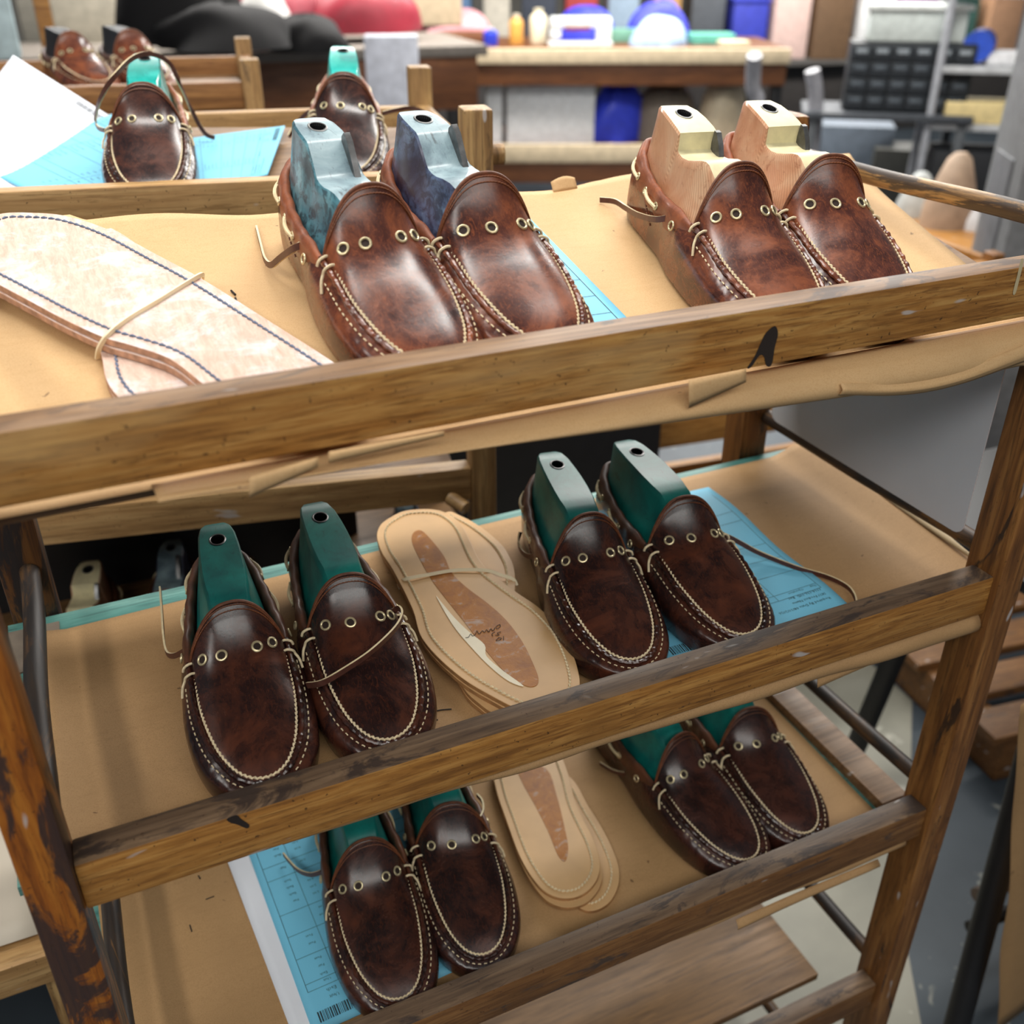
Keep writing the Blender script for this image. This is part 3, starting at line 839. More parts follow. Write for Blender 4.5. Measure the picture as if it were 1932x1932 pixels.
def shoe(x, y, h, plane, side, lt, col, last, label, group, tails=(), roll=0.0, dz=0.0):
    D = shoe_parts(side, lt, col)
    r = empty('moccasin')
    a, s = plane
    r.matrix_basis = Matrix.Translation((x, y, a+s*y+.0012+dz)) @ Matrix.Rotation(math.atan(s), 4, 'X') @ Matrix.Rotation(math.radians(roll), 4, 'Y') @ Matrix.Rotation(math.pi+math.radians(h), 4, 'Z')
    tag(r, label, 'shoe', group)
    def put(name, key, parent=r):
        o = bpy.data.objects.new(name, D[key]); COL.objects.link(o); o.parent = parent; return o
    up = put('upper', 'upper')
    md = up.modifiers.new('thickness', 'SOLIDIFY'); md.thickness = .0018; md.offset = -1
    put('quarter_stitching', 'quarter_stitching', up)['kind'] = 'stuff'
    ap = put('apron', 'apron')
    md = ap.modifiers.new('thickness', 'SOLIDIFY'); md.thickness = .0022; md.offset = -1
    put('tongue_rim', 'tongue_rim', ap); put('tongue_stitching', 'tongue_stitching', ap)['kind'] = 'stuff'
    for i in range(4): put('eyelet', 'eye%d' % i, ap)
    put('seam_ridge', 'seam_ridge'); put('seam_stitching', 'seam_stitching')['kind'] = 'stuff'
    cl = put('collar', 'collar'); 
    for k in D:
        if k.startswith('lace'): put('collar_lace', k, cl)
        elif k.startswith('ceye'): put('collar_eyelet', k, cl)
    put('knot', 'knot_a'); put('knot', 'knot_b')
    me, ring, blade = LAST[last]
    l = bpy.data.objects.new('shoe_last', me); COL.objects.link(l); l.parent = r
    l['label'] = {'teal': 'dark teal shoe last', 'green': 'bright teal shoe last', 'blue': 'worn light blue shoe last with hinge', 'purple': 'worn violet blue shoe last with hinge', 'pink': 'pinkish cream shoe last with notch', 'black': 'glossy black shoe last'}[last]
    o = bpy.data.objects.new('socket_ring', ring); COL.objects.link(o); o.parent = l
    if blade:
        o = bpy.data.objects.new('hinge_blade', blade); COL.objects.link(o); o.parent = l
    for t in tails:
        lace_tail(r, [onp(u, v, a+hh, s) for (u, v, hh) in t])
    return r

shoe(.284, .347, 3.7, P1, 'L', 'leather_a', 'suede', 'blue', 'reddish brown moccasin on a light blue hinged last, beside the pale soles', 'moccasins on the top tier',
     [((577, 458, .055), (556, 468, .05), (530, 486, .03), (512, 500, .014), (500, 490, .008), (492, 462, .006), (484, 430, .006))])
shoe(.373, .348, 5.4, P1, 'R', 'leather_a', 'suede', 'purple', 'reddish brown moccasin on a violet blue hinged last on the top tier', 'moccasins on the top tier')
shoe(.623, .323, -4.9, P1, 'L', 'leather_a', 'suede', 'pink', 'reddish brown moccasin on a cream notched last, its loose lace trailing left', 'moccasins on the top tier',
     [((1277, 406, .055), (1240, 414, .045), (1205, 406, .03), (1180, 392, .016), (1160, 380, .010), (1132, 377, .006))])
shoe(.716, .321, -4.2, P1, 'R', 'leather_a', 'suede', 'pink', 'reddish brown moccasin on a cream notched last, nearest the right end of the top tier', 'moccasins on the top tier')
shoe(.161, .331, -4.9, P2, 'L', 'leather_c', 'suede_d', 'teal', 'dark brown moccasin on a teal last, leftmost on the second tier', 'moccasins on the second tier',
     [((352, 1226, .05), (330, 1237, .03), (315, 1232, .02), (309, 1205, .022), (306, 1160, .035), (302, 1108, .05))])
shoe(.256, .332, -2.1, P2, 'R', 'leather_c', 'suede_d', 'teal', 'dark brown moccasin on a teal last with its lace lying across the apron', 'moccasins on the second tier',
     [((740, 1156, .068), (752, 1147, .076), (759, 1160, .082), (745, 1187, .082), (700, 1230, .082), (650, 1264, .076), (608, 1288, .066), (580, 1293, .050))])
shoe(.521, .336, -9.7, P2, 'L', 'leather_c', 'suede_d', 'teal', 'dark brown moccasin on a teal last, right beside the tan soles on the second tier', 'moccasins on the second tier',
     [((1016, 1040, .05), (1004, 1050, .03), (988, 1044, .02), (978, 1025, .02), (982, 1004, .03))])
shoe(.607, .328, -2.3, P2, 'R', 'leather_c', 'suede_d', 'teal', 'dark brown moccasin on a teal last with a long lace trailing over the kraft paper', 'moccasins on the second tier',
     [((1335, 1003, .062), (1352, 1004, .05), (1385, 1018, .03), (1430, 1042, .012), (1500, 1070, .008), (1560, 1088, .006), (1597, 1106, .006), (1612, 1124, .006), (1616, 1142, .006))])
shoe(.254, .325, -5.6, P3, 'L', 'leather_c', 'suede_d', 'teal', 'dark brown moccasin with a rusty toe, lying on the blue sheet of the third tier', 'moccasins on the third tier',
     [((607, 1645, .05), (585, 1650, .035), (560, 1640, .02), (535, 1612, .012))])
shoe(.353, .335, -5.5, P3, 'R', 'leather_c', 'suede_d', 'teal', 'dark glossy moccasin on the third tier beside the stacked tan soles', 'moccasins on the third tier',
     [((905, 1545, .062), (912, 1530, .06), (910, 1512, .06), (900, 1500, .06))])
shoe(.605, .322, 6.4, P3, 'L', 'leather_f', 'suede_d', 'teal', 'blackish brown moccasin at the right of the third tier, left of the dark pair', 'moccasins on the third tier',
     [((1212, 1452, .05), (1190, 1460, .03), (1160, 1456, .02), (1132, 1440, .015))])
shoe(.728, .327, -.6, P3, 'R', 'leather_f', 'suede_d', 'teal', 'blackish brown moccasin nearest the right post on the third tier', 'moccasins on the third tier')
shoe(.233, .920, -10.6, PG, 'L', 'leather_c', 'suede', 'green', 'brown moccasin on a bright teal last with a lace looped over it', 'moccasins on the rack behind',
     [((197, 246, .055), (184, 240, .05), (180, 222, .06), (190, 185, .09), (215, 145, .115), (250, 110, .125), (285, 102, .125), (320, 120, .11), (340, 160, .085), (360, 205, .05), (385, 250, .02), (405, 260, .012))])
shoe(.489, .919, -15.7, PG, 'R', 'leather_c', 'suede', 'green', 'brown moccasin on a bright teal last beside the upright rack post behind', 'moccasins on the rack behind',
     [((584, 210, .055), (570, 222, .045), (556, 240, .03), (545, 258, .02)), ((722, 214, .06), (745, 208, .055), (775, 204, .05), (800, 212, .03), (815, 225, .02))])
# ------------------------------------------------------------------ soles
def trace(px, plane, off, n=7):
    P = smooth_path([onp(u, v, plane[0]+off, plane[1]) for u, v in px], n, True)
    return [(p[0], p[1]) for p in P]
def inset(P, d):
    n = len(P); A = sum(P[i][0]*P[(i+1) % n][1]-P[(i+1) % n][0]*P[i][1] for i in range(n)); sg = 1 if A > 0 else -1
    out = []
    for i in range(n):
        a, b = P[i-3], P[(i+3) % n]; t = np.array(b)-np.array(a); t = t/(np.linalg.norm(t)+1e-9)
        out.append((P[i][0]-sg*t[1]*d, P[i][1]+sg*t[0]*d))
    return out
def sole(label, px, plane, offs, th, mats, thread, tsize, tstep, group, tin=.009, warp=None):
    r = empty('shoe_sole'); tag(r, label, 'sole', group)
    first = None
    for k, off in enumerate(offs):
        O = trace([(u+k*1.5, v+k*3) for u, v in px], plane, offs[0])
        r_ = slab(MB(), O, plane, off, th, 0, 1)
        e = r_.build('sole_layer', mats, r, smooth=False)
        bv = e.modifiers.new('bevel', 'BEVEL'); bv.width = .0006; bv.segments = 2; bv.limit_method = 'ANGLE'; bv.angle_limit = 1.0
        if first is None: first = O
    I = inset(first, tin); pts = resample([np.array([x, y, zp(plane, y)+offs[0]+.0003]) for x, y in I+I[:1]], tstep)
    mb = MB()
    for i in range(len(pts)-1):
        d = pts[i+1]-pts[i]; sd = np.cross(d/np.linalg.norm(d), (0, 0, 1.0))*tsize*.5
        mb.tube([pts[i]+d*.06+sd, pts[i]+d*.45+np.array([0, 0, tsize*.5]), pts[i]+d*.84-sd], [tsize*.6, tsize, tsize*.6], 6)
    s = mb.build('stitching', thread, r); s['kind'] = 'stuff'
    return r, first
def patch(name, px, plane, off, mat, parent, th=.0004):
    return slab(MB(), trace(px, plane, off, 4), plane, off, th).build(name, mat, parent, smooth=False)

T2P = P2
S2 = [(711, 1012), (718, 990), (738, 975), (762, 964), (799, 960), (833, 964), (860, 979), (877, 999), (890, 1027), (903, 1053), (920, 1075), (946, 1096), (979, 1120), (1012, 1142), (1038, 1166), (1060, 1192), (1079, 1229), (1090, 1262), (1094, 1292), (1083, 1322), (1050, 1342), (1000, 1345), (966, 1333), (929, 1314), (881, 1286), (842, 1255), (812, 1225), (792, 1196), (781, 1157), (768, 1127), (755, 1101), (738, 1070), (720, 1042)]
S2b = [(842, 966), (870, 973), (907, 994), (944, 1025), (962, 1051), (971, 1075), (972, 1114), (965, 1180), (950, 1270), (958, 1330), (935, 1345), (905, 1328), (870, 1290), (835, 1200), (822, 1100), (815, 1000)]
tan = [K['tan_sole'], K['tan_edge']]
sole('tan leather sole underneath, heel peeking out right of the upper one on the second tier', S2b, T2P, (.010, .0055), .0044, tan, K['thread'], .0013, .0046, 'banded soles on the second tier')
rs, O2 = sole('tan stitched leather sole with amber cement and handwriting, between the second tier pairs', S2, T2P, (.0195, .0150), .0044, tan, K['thread'], .0013, .0046, 'banded soles on the second tier')
patch('cement_patch', [(780, 1005), (795, 1001), (815, 1020), (838, 1050), (852, 1080), (880, 1108), (920, 1138), (955, 1170), (985, 1210), (1005, 1250), (1016, 1280), (1010, 1294), (990, 1293), (955, 1270), (915, 1225), (880, 1178), (840, 1128), (812, 1090), (790, 1050), (777, 1022)], T2P, .0200, K['cement'], rs)
patch('white_filler', [(823, 1125), (836, 1140), (858, 1166), (885, 1192), (914, 1216), (918, 1238), (950, 1266), (988, 1294), (960, 1285), (925, 1258), (890, 1222), (855, 1180)], T2P, .0203, K['filler'], rs)
def stroke(parent, px, plane, off, r, mat, name='handwriting', n=5):
    mb = MB()
    for line in px: mb.tube(smooth_path([onp(u, v, plane[0]+off, plane[1]) for u, v in line], n), r, 5)
    o = mb.build(name, mat, parent); o['kind'] = 'stuff'; return o
stroke(rs, [[(943, 1178), (936, 1182), (938, 1186), (944, 1182), (943, 1178)], [(934, 1184), (930, 1190), (926, 1186), (922, 1192), (918, 1188), (914, 1193), (910, 1190), (904, 1196), (900, 1190), (897, 1196), (892, 1200), (888, 1196), (884, 1202), (878, 1203)],
            [(934, 1192), (928, 1196), (930, 1200)], [(945, 1192), (938, 1194), (942, 1198), (934, 1198)], [(940, 1204), (936, 1208), (942, 1208), (946, 1204), (940, 1203)], [(950, 1200), (950, 1208)]], T2P, .0206, .00030, K['ink'])
T1P = P1
S1 = [(-70, 470), (-40, 425), (0, 403), (65, 401), (130, 408), (210, 435), (300, 482), (380, 525), (500, 600), (640, 690), (690, 735), (680, 780), (600, 815), (500, 800), (430, 760), (380, 722), (320, 677), (250, 652), (195, 636), (120, 602), (60, 570), (0, 538), (-50, 510)]
S1b = [(120, 412), (210, 430), (300, 500), (400, 650), (430, 740), (380, 790), (290, 790), (230, 755), (200, 715), (188, 660), (150, 560), (100, 470)]
su = [K['suede_sole'], K['suede_edge']]
sole('chalky pink suede sole crossing under the upper pale sole on the top tier', S1b, T1P, (.011, .006), .0045, su, K['thread_bl'], .0011, .0062, 'banded soles on the top tier')
sole('chalky pink suede sole with blue stitching, upper one at the left of the top tier', S1, T1P, (.0225, .0170), .0050, su, K['thread_bl'], .0011, .0062, 'banded soles on the top tier', .010)
T3P = P3
S3 = [(930, 1440), (936, 1490), (956, 1550), (978, 1610), (1000, 1650), (1025, 1680), (1055, 1694), (1085, 1693), (1110, 1680), (1128, 1655), (1132, 1625), (1120, 1585), (1100, 1545), (1085, 1510), (1072, 1460), (1050, 1415), (1000, 1390), (955, 1405)]
S3c = [(1030, 1440), (1080, 1470), (1110, 1520), (1135, 1560), (1156, 1602), (1168, 1640), (1166, 1672), (1150, 1702), (1120, 1718), (1090, 1710), (1062, 1670), (1045, 1600), (1030, 1500)]
sole('tan leather sole fanned out to the right at the bottom of the third tier stack', S3c, T3P, (.006,), .0045, tan, K['thread'], .0013, .0046, 'stacked soles on the third tier')
sole('tan leather sole in the middle of the third tier stack', [(u+4, v+17) for u, v in S3], T3P, (.0115,), .0045, tan, K['thread'], .0013, .0046, 'stacked soles on the third tier')
rs3, _ = sole('tan leather sole with amber cement on top of the third tier stack', S3, T3P, (.0165,), .0045, tan, K['thread'], .0013, .0046, 'stacked soles on the third tier')
patch('cement_patch', [(975, 1440), (1030, 1450), (1050, 1500), (1065, 1560), (1072, 1600), (1066, 1625), (1052, 1612), (1035, 1570), (1010, 1520), (985, 1475)], T3P, .0169, K['cement'], rs3)
# rubber bands
def band(label, pts):
    o = MB().tube(smooth_path(pts, 8), .0016, sec=[(-.5, -1.1), (.5, -1.1), (.5, 1.1), (-.5, 1.1)]).build('rubber_band', K['band']); tag(o, label, 'rubber band', 'rubber bands around the soles')
def bp(u, v, pl, off): return onp(u, v, pl[0]+off, pl[1])
band('cream rubber band around the pale soles on the top tier', [bp(184, 676, P1, .004), bp(188, 655, P1, .016), bp(205, 630, P1, .0245), bp(240, 602, P1, .0245), bp(300, 566, P1, .0245), bp(350, 535, P1, .0245), bp(378, 519, P1, .0245), bp(384, 522, P1, .014), bp(382, 530, P1, .004)])
band('cream rubber band around the tan soles on the second tier', [bp(753, 1110, P2, .004), bp(752, 1100, P2, .012), bp(768, 1092, P2, .0215), bp(810, 1084, P2, .0215), bp(860, 1076, P2, .0215), bp(915, 1076, P2, .0215), bp(945, 1085, P2, .0150), bp(968, 1093, P2, .0112), bp(975, 1105, P2, .006)])

# ------------------------------------------------------------------ printed job sheets
def text_mesh(s, size):
    c = bpy.data.curves.new('t', 'FONT'); c.body = s; c.size = size; c.resolution_u = 1
    o = bpy.data.objects.new('t', c); COL.objects.link(o)
    dg = bpy.context.evaluated_depsgraph_get(); me = bpy.data.meshes.new_from_object(o.evaluated_get(dg))
    V = [(v.co.x, v.co.y) for v in me.vertices]; Fc = [tuple(p.vertices) for p in me.polygons]
    bpy.data.objects.remove(o); bpy.data.curves.remove(c); bpy.data.meshes.remove(me)
    return V, Fc
DOC = ([], [])
def d_text(s, x, y, size):
    V, Fc = text_mesh(s, size); b = len(DOC[0]); DOC[0].extend([(x+a, y+c) for a, c in V]); DOC[1].extend([tuple(b+i for i in f) for f in Fc])
def d_rect(x0, y0, x1, y1):
    b = len(DOC[0]); nx = max(1, int(abs(x1-x0)/.012)); ny = max(1, int(abs(y1-y0)/.012))
    for i in range(nx+1):
        for j in range(ny+1): DOC[0].append((x0+(x1-x0)*i/nx, y0+(y1-y0)*j/ny))
    for i in range(nx):
        for j in range(ny):
            k = b+i*(ny+1)+j; DOC[1].append((k, k+ny+1, k+ny+2, k+1))
# letter sheet, origin bottom left, .216 x .279
rr = random.Random(4); x = .148
while x < .205:
    wd = rr.choice((.0005, .0009, .0014)); d_rect(x, .258, x+wd, .270); x += wd+rr.choice((.0006, .0011))
d_text('Required By Date 08/10/2026', .010, .250, .0052)
d_text('SKU Product Name', .010, .242, .0050)
d_text('1114-136-10D  Bec', .010, .234, .0050)
d_text('Camp Leas', .085, .234, .0050)
d_text('Qty', .150, .246, .0056); d_text('2.00', .150, .238, .0056); d_text('Unit', .180, .246, .0056); d_text('Each', .180, .238, .0056)
d_rect(.008, .2335, .208, .2340); d_rect(.008, .2245, .208, .2250); d_rect(.008, .020, .0085, .2335); d_rect(.2075, .020, .208, .2335); d_rect(.176, .020, .1764, .2335); d_rect(.06, .020, .0604, .2335)
d_text('Step', .010, .2265, .0044); d_text('Operation', .026, .2265, .0044); d_text('Quantity', .156, .2265, .0044); d_text('Unit', .182, .2265, .0044)
ROWS = [('2.00', 'Each'), ('2.00', 'Pair'), ('1.80', 'Feet'), None, ('8.00', 'Feet'), ('3.00', 'Feet'), None, ('58.00', ''), ('2.00', ''), None, ('2.00', 'Pair'), ('2.00', 'Each'), ('4.00', 'Each'), ('4.00', 'Each'), None, ('2.00', 'Pair'), None, ('4.00', 'Each'), ('3.00', 'Pair'), ('2.00', 'Each')]
y = .219
for i, r_ in enumerate(ROWS):
    if r_ is None: d_rect(.008, y+.0035, .208, y+.0040)
    else: d_text(r_[0], .160, y, .0042); d_text(r_[1], .183, y, .0042); d_text('Stock-Fit' if i % 3 == 0 else 'Trim and last', .064, y, .0038)
    y -= .0098
def job_sheet(name, label, Pf, mat, group=None, doc=True, nx=22, ny=28, flip=False, sub=None):
    # Pf(s,t) over the sheet, s along its width (left to right), t bottom to top
    o = sheet(name, Pf, mat, nx, ny, .00025); tag(o, label, 'paper', group)
    if doc:
        V = []
        for (x, y) in DOC[0]:
            s_, t_ = x/.216, y/.279; p = np.array(Pf(s_, t_)); a = np.array(Pf(s_+.01, t_))-p; b = np.array(Pf(s_, t_+.01))-p
            n = np.cross(a, b); n /= np.linalg.norm(n)+1e-12; n = n if n[2] > 0 else -n
            V.append(p+n*.00045)
        mb = MB(); mb.add(V, DOC[1]); q = mb.build('printing', K['ink'], o, smooth=False); q['kind'] = 'stuff'
    return o
def quad(c00, c10, c11, c01, zf=None):     # bottom-left, bottom-right, top-right, top-left in world
    c00, c10, c11, c01 = [np.array(c, float) for c in (c00, c10, c11, c01)]
    def f(s, t):
        p = (1-s)*(1-t)*c00+s*(1-t)*c10+s*t*c11+(1-s)*t*c01
        if zf: p = p+np.array([0, 0, zf(s, t)])
        return tuple(p)
    return f
# the documents lie with their heads toward the front rail, so they read upside down
def lay(x_l, y_head, ang, plane, off, zf=None, W=.216, H=.279):
    # x_l: world x of the sheet's document-right head corner (left as seen)
    ca, sa = math.cos(ang), math.sin(ang)
    def W2(dx, dy): xx = x_l+dx*ca-dy*sa; yy = y_head+dx*sa+dy*ca; return (xx, yy, zp(plane, yy)+off)
    return quad(W2(W, H), W2(0, H), W2(0, 0), W2(W, 0), zf)
job_sheet('job_sheet', 'white sheet edge under the blue job sheet on the third tier', lay(.127, .062, .075, P3, .0014), K['white_paper'], doc=False)
job_sheet('job_sheet', 'blue printed job sheet under the left pair of the third tier', lay(.1455, .055, .05, P3, .0020), K['blue_paper'])
job_sheet('job_sheet', 'blue printed job sheet under the right pair of the second tier', lay(.522, .063, -.045, P2, .0022, lambda s, t: .004*max(0, .3-s)*4*math.sin(t*5+.5)**2), K['blue_paper'])
job_sheet('job_sheet', 'blue job sheet under the left pair on the top tier', lay(.262, .062, -.02, P1, .0022, W=.232), K['blue_paper'])

# ------------------------------------------------------------------ rack behind
rz = math.radians(-12)
R2O = np.array([.521, .546, 0.0])
def r2(x, y, z): return (R2O[0]+x*math.cos(rz)-y*math.sin(rz), R2O[1]+x*math.sin(rz)+y*math.cos(rz), z)
rk2 = empty('shoe_rack', (R2O[0], R2O[1], FZ), rz); tag(rk2, 'pale wooden shoe rack standing right behind the front rack', 'rack')
def r2box(name, mat, x0, x1, y0, y1, z0, z1, bev=.003, par=None):
    return MB().box(x0, x1, y0, y1, z0-FZ, z1-FZ, bev).build(name, mat, par or rk2, world=False)
r2box('post', K['rack2z'], 0, .034, 0, .043, FZ, .388, .004)
r2box('post', K['rack2z'], -.894, -.86, 0, .043, FZ, .388, .004)
r2box('post', K['rack2z'], 0, .034, .46, .503, FZ, .388, .004)
r2box('post', K['rack2z'], -.894, -.86, .46, .503, FZ, .388, .004)
for z in (.321, -.062, -.44, -.82):
    r2box('front_rail', K['rack2'], -.86, 0, .003, .032, z-.048, z)
    if z > 0: r2box('back_rail', K['rack2'], -.86, 0, .470, .497, z-.040, z+.010)
    for x in (-.877, .017):
        r2box('side_rail', K['rack2z'], x-.011, x+.011, .043, .46, z-.008, z+.014)
MB().tube([(.03, .022, .336-FZ), (.050, .022, .336-FZ)], [.0125, .0118], 16).build('tenon', K['rack2z'], rk2, world=False)
MB().tube([(-.03, .006, -.105-FZ), (-.012, -.016, -.112-FZ)], [.010, .0095], 14).build('tenon', K['rack2'], rk2, world=False)
def tray2(z, lab):
    pts = [r2(-.85, .036, 0)[:2], r2(-.005, .036, 0)[:2], r2(-.005, .345 if z > 0 else .465, 0)[:2], r2(-.85, .345 if z > 0 else .465, 0)[:2]]
    o = slab(MB(), pts, (z, .16) if z > 0 else (z, .0), -.002, .008).build('rack_tray', K['board'], smooth=False); tag(o, lab, 'tray', 'rack trays')
tray2(PG[0], 'tilted board under the papers on the rack behind')
tray2(-.118, 'dark lower board inside the rack behind')
g = lambda u, v, o=.002: onp(u, v, PG[0]+o, PG[1])
job_sheet('job_sheet', 'white printed sheet curling up at the left of the rack behind', quad(g(-150, 330), g(-10, 372), ony(212, 222, 1.0), ony(25, 104, 1.10)), K['white_paper'], doc=True)
job_sheet('job_sheet', 'white barcoded sheet tucked under the blue one on the rack behind', quad(g(-120, 300), g(60, 420), g(170, 330), g(10, 265)), K['white_paper'], doc=False)
job_sheet('job_sheet', 'blue printed job sheet left of the looped lace on the rack behind', quad(g(-70, 300, .004), g(75, 372, .004), g(420, 312, .004), g(215, 214, .006)), K['blue_paper'])
job_sheet('job_sheet', 'blue printed job sheet between the two teal lasts on the rack behind', quad(g(330, 360, .006), g(300, 268, .008), g(538, 237, .008), g(505, 330, .006)), K['blue_paper'])
blb = quad(ony(10, 990, .68), ony(120, 972, .66), ony(135, 930, .80), ony(0, 950, .80))
job_sheet('job_sheet', 'small corner of a blue sheet on the lower tier of the rack behind', lambda s, t: tuple(np.array(blb(s, t))), K['blue_paper'], doc=False)

# stray marks on the kraft papers
stroke(bpy.data.objects['kraft_paper'], [[(436, 548), (444, 556)], [(444, 562), (446, 572), (442, 580)]], P1, .0016, .0009, K['mark'], 'ink_mark')
stroke(o2, [[(812, 1345), (830, 1340), (852, 1338)], [(806, 1361), (826, 1358)], [(536, 1472), (542, 1478)]], P2, .0006, .0008, K['mark'], 'ink_mark')
stroke(o3, [[(374, 1652), (378, 1658)], [(388, 1697), (396, 1694), (404, 1691)], [(358, 1745), (362, 1758)]], P3, .0006, .0007, K['mark'], 'ink_mark')
# ------------------------------------------------------------------ neighbouring racks and stands
def col(rgb, rough=.6, **k): return plain('paint_%d_%d_%d' % rgb, rgb, rough, **k)
# rack on the far left, with a paper covered shelf
lk = empty('storage_shelf', (-.45, .5, FZ)); tag(lk, 'wooden shelf with white paper at the lower left, beside the front post', 'shelf')
part_box('shelf_board', K['rack2'], lk, -.75, -.085, .30, .75, -.42, -.395)
part_box('front_rail', K['rack2'], lk, -.75, -.085, .275, .30, -.428, -.385)
for x in (-.75, -.105):
    for y in (.305, .72): part_box('leg', K['rack2z'], lk, x, x+.03, y, y+.03, FZ, -.42)
wl = rnd_wave(21, .006, 14)
so = sheet('crumpled_paper', lambda s, t: (-.70+.61*s, .31+.40*t, -.388+max(-.004, wl(s*.6, t*.4))+.012*t), paper('shade_toned_paper', (186, 176, 160)), 20, 14, .0006)  # paper colour lowered to carry the shadow on this shelf
tag(so, 'crumpled off-white paper on the shelf at the lower left', 'paper')

def rack_frame(label, org, ang, W, D, levels, top, mat, matz, hr=.045):
    r = empty('shoe_rack', (org[0], org[1], FZ), ang); tag(r, label, 'rack')
    for x in (-W, 0):
        for y in (0, D):
            MB().box(x-.017, x+.017, y-.02, y+.02, 0, top-FZ, .004).build('post', matz, r, world=False)
    for z in levels:
        for y in (0, D): MB().box(-W+.017, -.017, y-.014, y+.014, z-hr-FZ, z-FZ, .003).build('rail', mat, r, world=False)
        for x in (-W, 0): MB().box(x-.011, x+.011, .02, D-.02, z-.02-FZ, z+.004-FZ, .003).build('side_rail', mat, r, world=False)
        MB().box(-W+.02, -.02, .016, D-.016, z-hr-.004-FZ, z-hr+.008-FZ).build('shelf_board', K['board'], r, smooth=False, world=False)
    return r
q = ony(474, 150, 1.42)
rack_frame('brown wooden rack two rows back, left of the second teal last', (q[0], q[1], 0), math.radians(-10), .95, .5, (.335, .0, -.35, -.7), .372, K['rack3'], K['rack2z'])
rack_frame('amber wooden rack standing behind the right end of the front rack', (2.15, 1.15, 0), math.radians(-6), .95, .45, (-.12, -.42, -.8), -.10, K['rail2'], K['post_r'], .07)
for i, (u, v) in enumerate(((70, 52), (178, 50))):
    p = ony(u, v, 1.86)
    shoe(p[0]+.02, p[1], 12, (.2985, 0.0), 'LR'[i], 'leather_a', 'suede_d', 'black',
         ('brown moccasin on a dark last at the far left, two racks back', 'brown moccasin on a dark last two racks back, right of its mate')[i], 'moccasins two racks back')
# dark shoes deep inside the rack behind
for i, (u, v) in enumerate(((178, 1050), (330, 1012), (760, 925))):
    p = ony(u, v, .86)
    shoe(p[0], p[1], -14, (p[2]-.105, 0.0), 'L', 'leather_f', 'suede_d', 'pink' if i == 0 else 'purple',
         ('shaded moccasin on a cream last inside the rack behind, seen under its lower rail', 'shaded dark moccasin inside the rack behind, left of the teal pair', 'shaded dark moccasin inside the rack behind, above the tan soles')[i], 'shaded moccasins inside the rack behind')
    o = MB().box(p[0]-.16, p[0]+.12, .60, 1.05, p[2]-.125, p[2]-.107, .002).build('shelf_insert', K['board4'], smooth=False)
    tag(o, ('narrow dark board under the shaded cream last', 'narrow dark board under the shaded shoe left of the teal pair', 'narrow dark board under the shaded shoe above the tan soles')[i], 'board')

for lab, x0, x1, y0, y1, z1 in (('added black box darkening the inside of the rack behind, behind the shaded shoes', -.25, .46, .93, 1.06, -.20), ('added black box on the floor, darkening the gap behind the right end of the rack', .62, 1.25, 1.18, 1.5, -.16)):
    cr = empty('gap_darkening_box', ((x0+x1)/2, (y0+y1)/2, FZ)); tag(cr, lab, 'crate')  # added black boxes that cover the lit floor so these gaps read dark
    MB().box(x0, x1, y0, y1, FZ+.004, z1, .012).build('body', K['black'], cr)
    MB().box(x0-.01, x1+.01, y0-.01, y1+.01, z1-.05, z1+.01, .008).build('rim', K['black'], cr)
pl = empty('wooden_pallet', (2.15, .62, FZ), math.radians(-8)); tag(pl, 'low brown wooden pallet on the floor right of the front post', 'pallet')
for i in range(4): MB().box(-.45, .75, -.22+i*.13, -.13+i*.13, .11, .135, .004).build('slat', K['rail3'], pl, world=False)
for x in (-.42, .1, .66): MB().box(x, x+.06, -.22, .26, .004, .11, .004).build('bearer', K['rail3'], pl, world=False)
# black stand and hanging kraft paper at the lower right
st = empty('work_stand', (1.5, .3, FZ)); tag(st, 'black metal work stand with crossbars at the lower right', 'stand')
blk = col((24, 24, 26), .5)
MB().tube([(1.13, .03, FZ), (1.36, .22, -.30)], .020, 10).build('leg', blk, st)
MB().tube([(1.80, .10, FZ), (1.70, .22, -.30)], .022, 10).build('leg', blk, st)
MB().tube([(1.40, .60, FZ), (1.42, .50, -.30)], .022, 10).build('leg', blk, st)
MB().tube([(1.27, .15, -.93), (1.78, .12, -.93)], .012, 8).build('crossbar', blk, st)
MB().tube([(1.275, .16, -.86), (1.77, .14, -.90)], .013, 8).build('crossbar', col((120, 104, 92), .6), st)
MB().box(1.30, 1.78, .18, .62, -.31, -.285, .01).build('top_plate', blk, st)
wk = rnd_wave(33, .006, 12)
def hk(s, t):
    q0 = np.array(ony(1925-48*(t**1.3)-3*math.sin(t*9), 1330+620*t, .02)); 
    return (q0[0]+s*.35, q0[1]+wk(s, t*2)+.02*s, q0[2]+.01*math.sin(8*t+3*s))
hp = sheet('kraft_paper', hk, K['kraft2'], 10, 24, .0008); tag(hp, 'long kraft paper hanging at the lower right edge of the picture', 'paper')

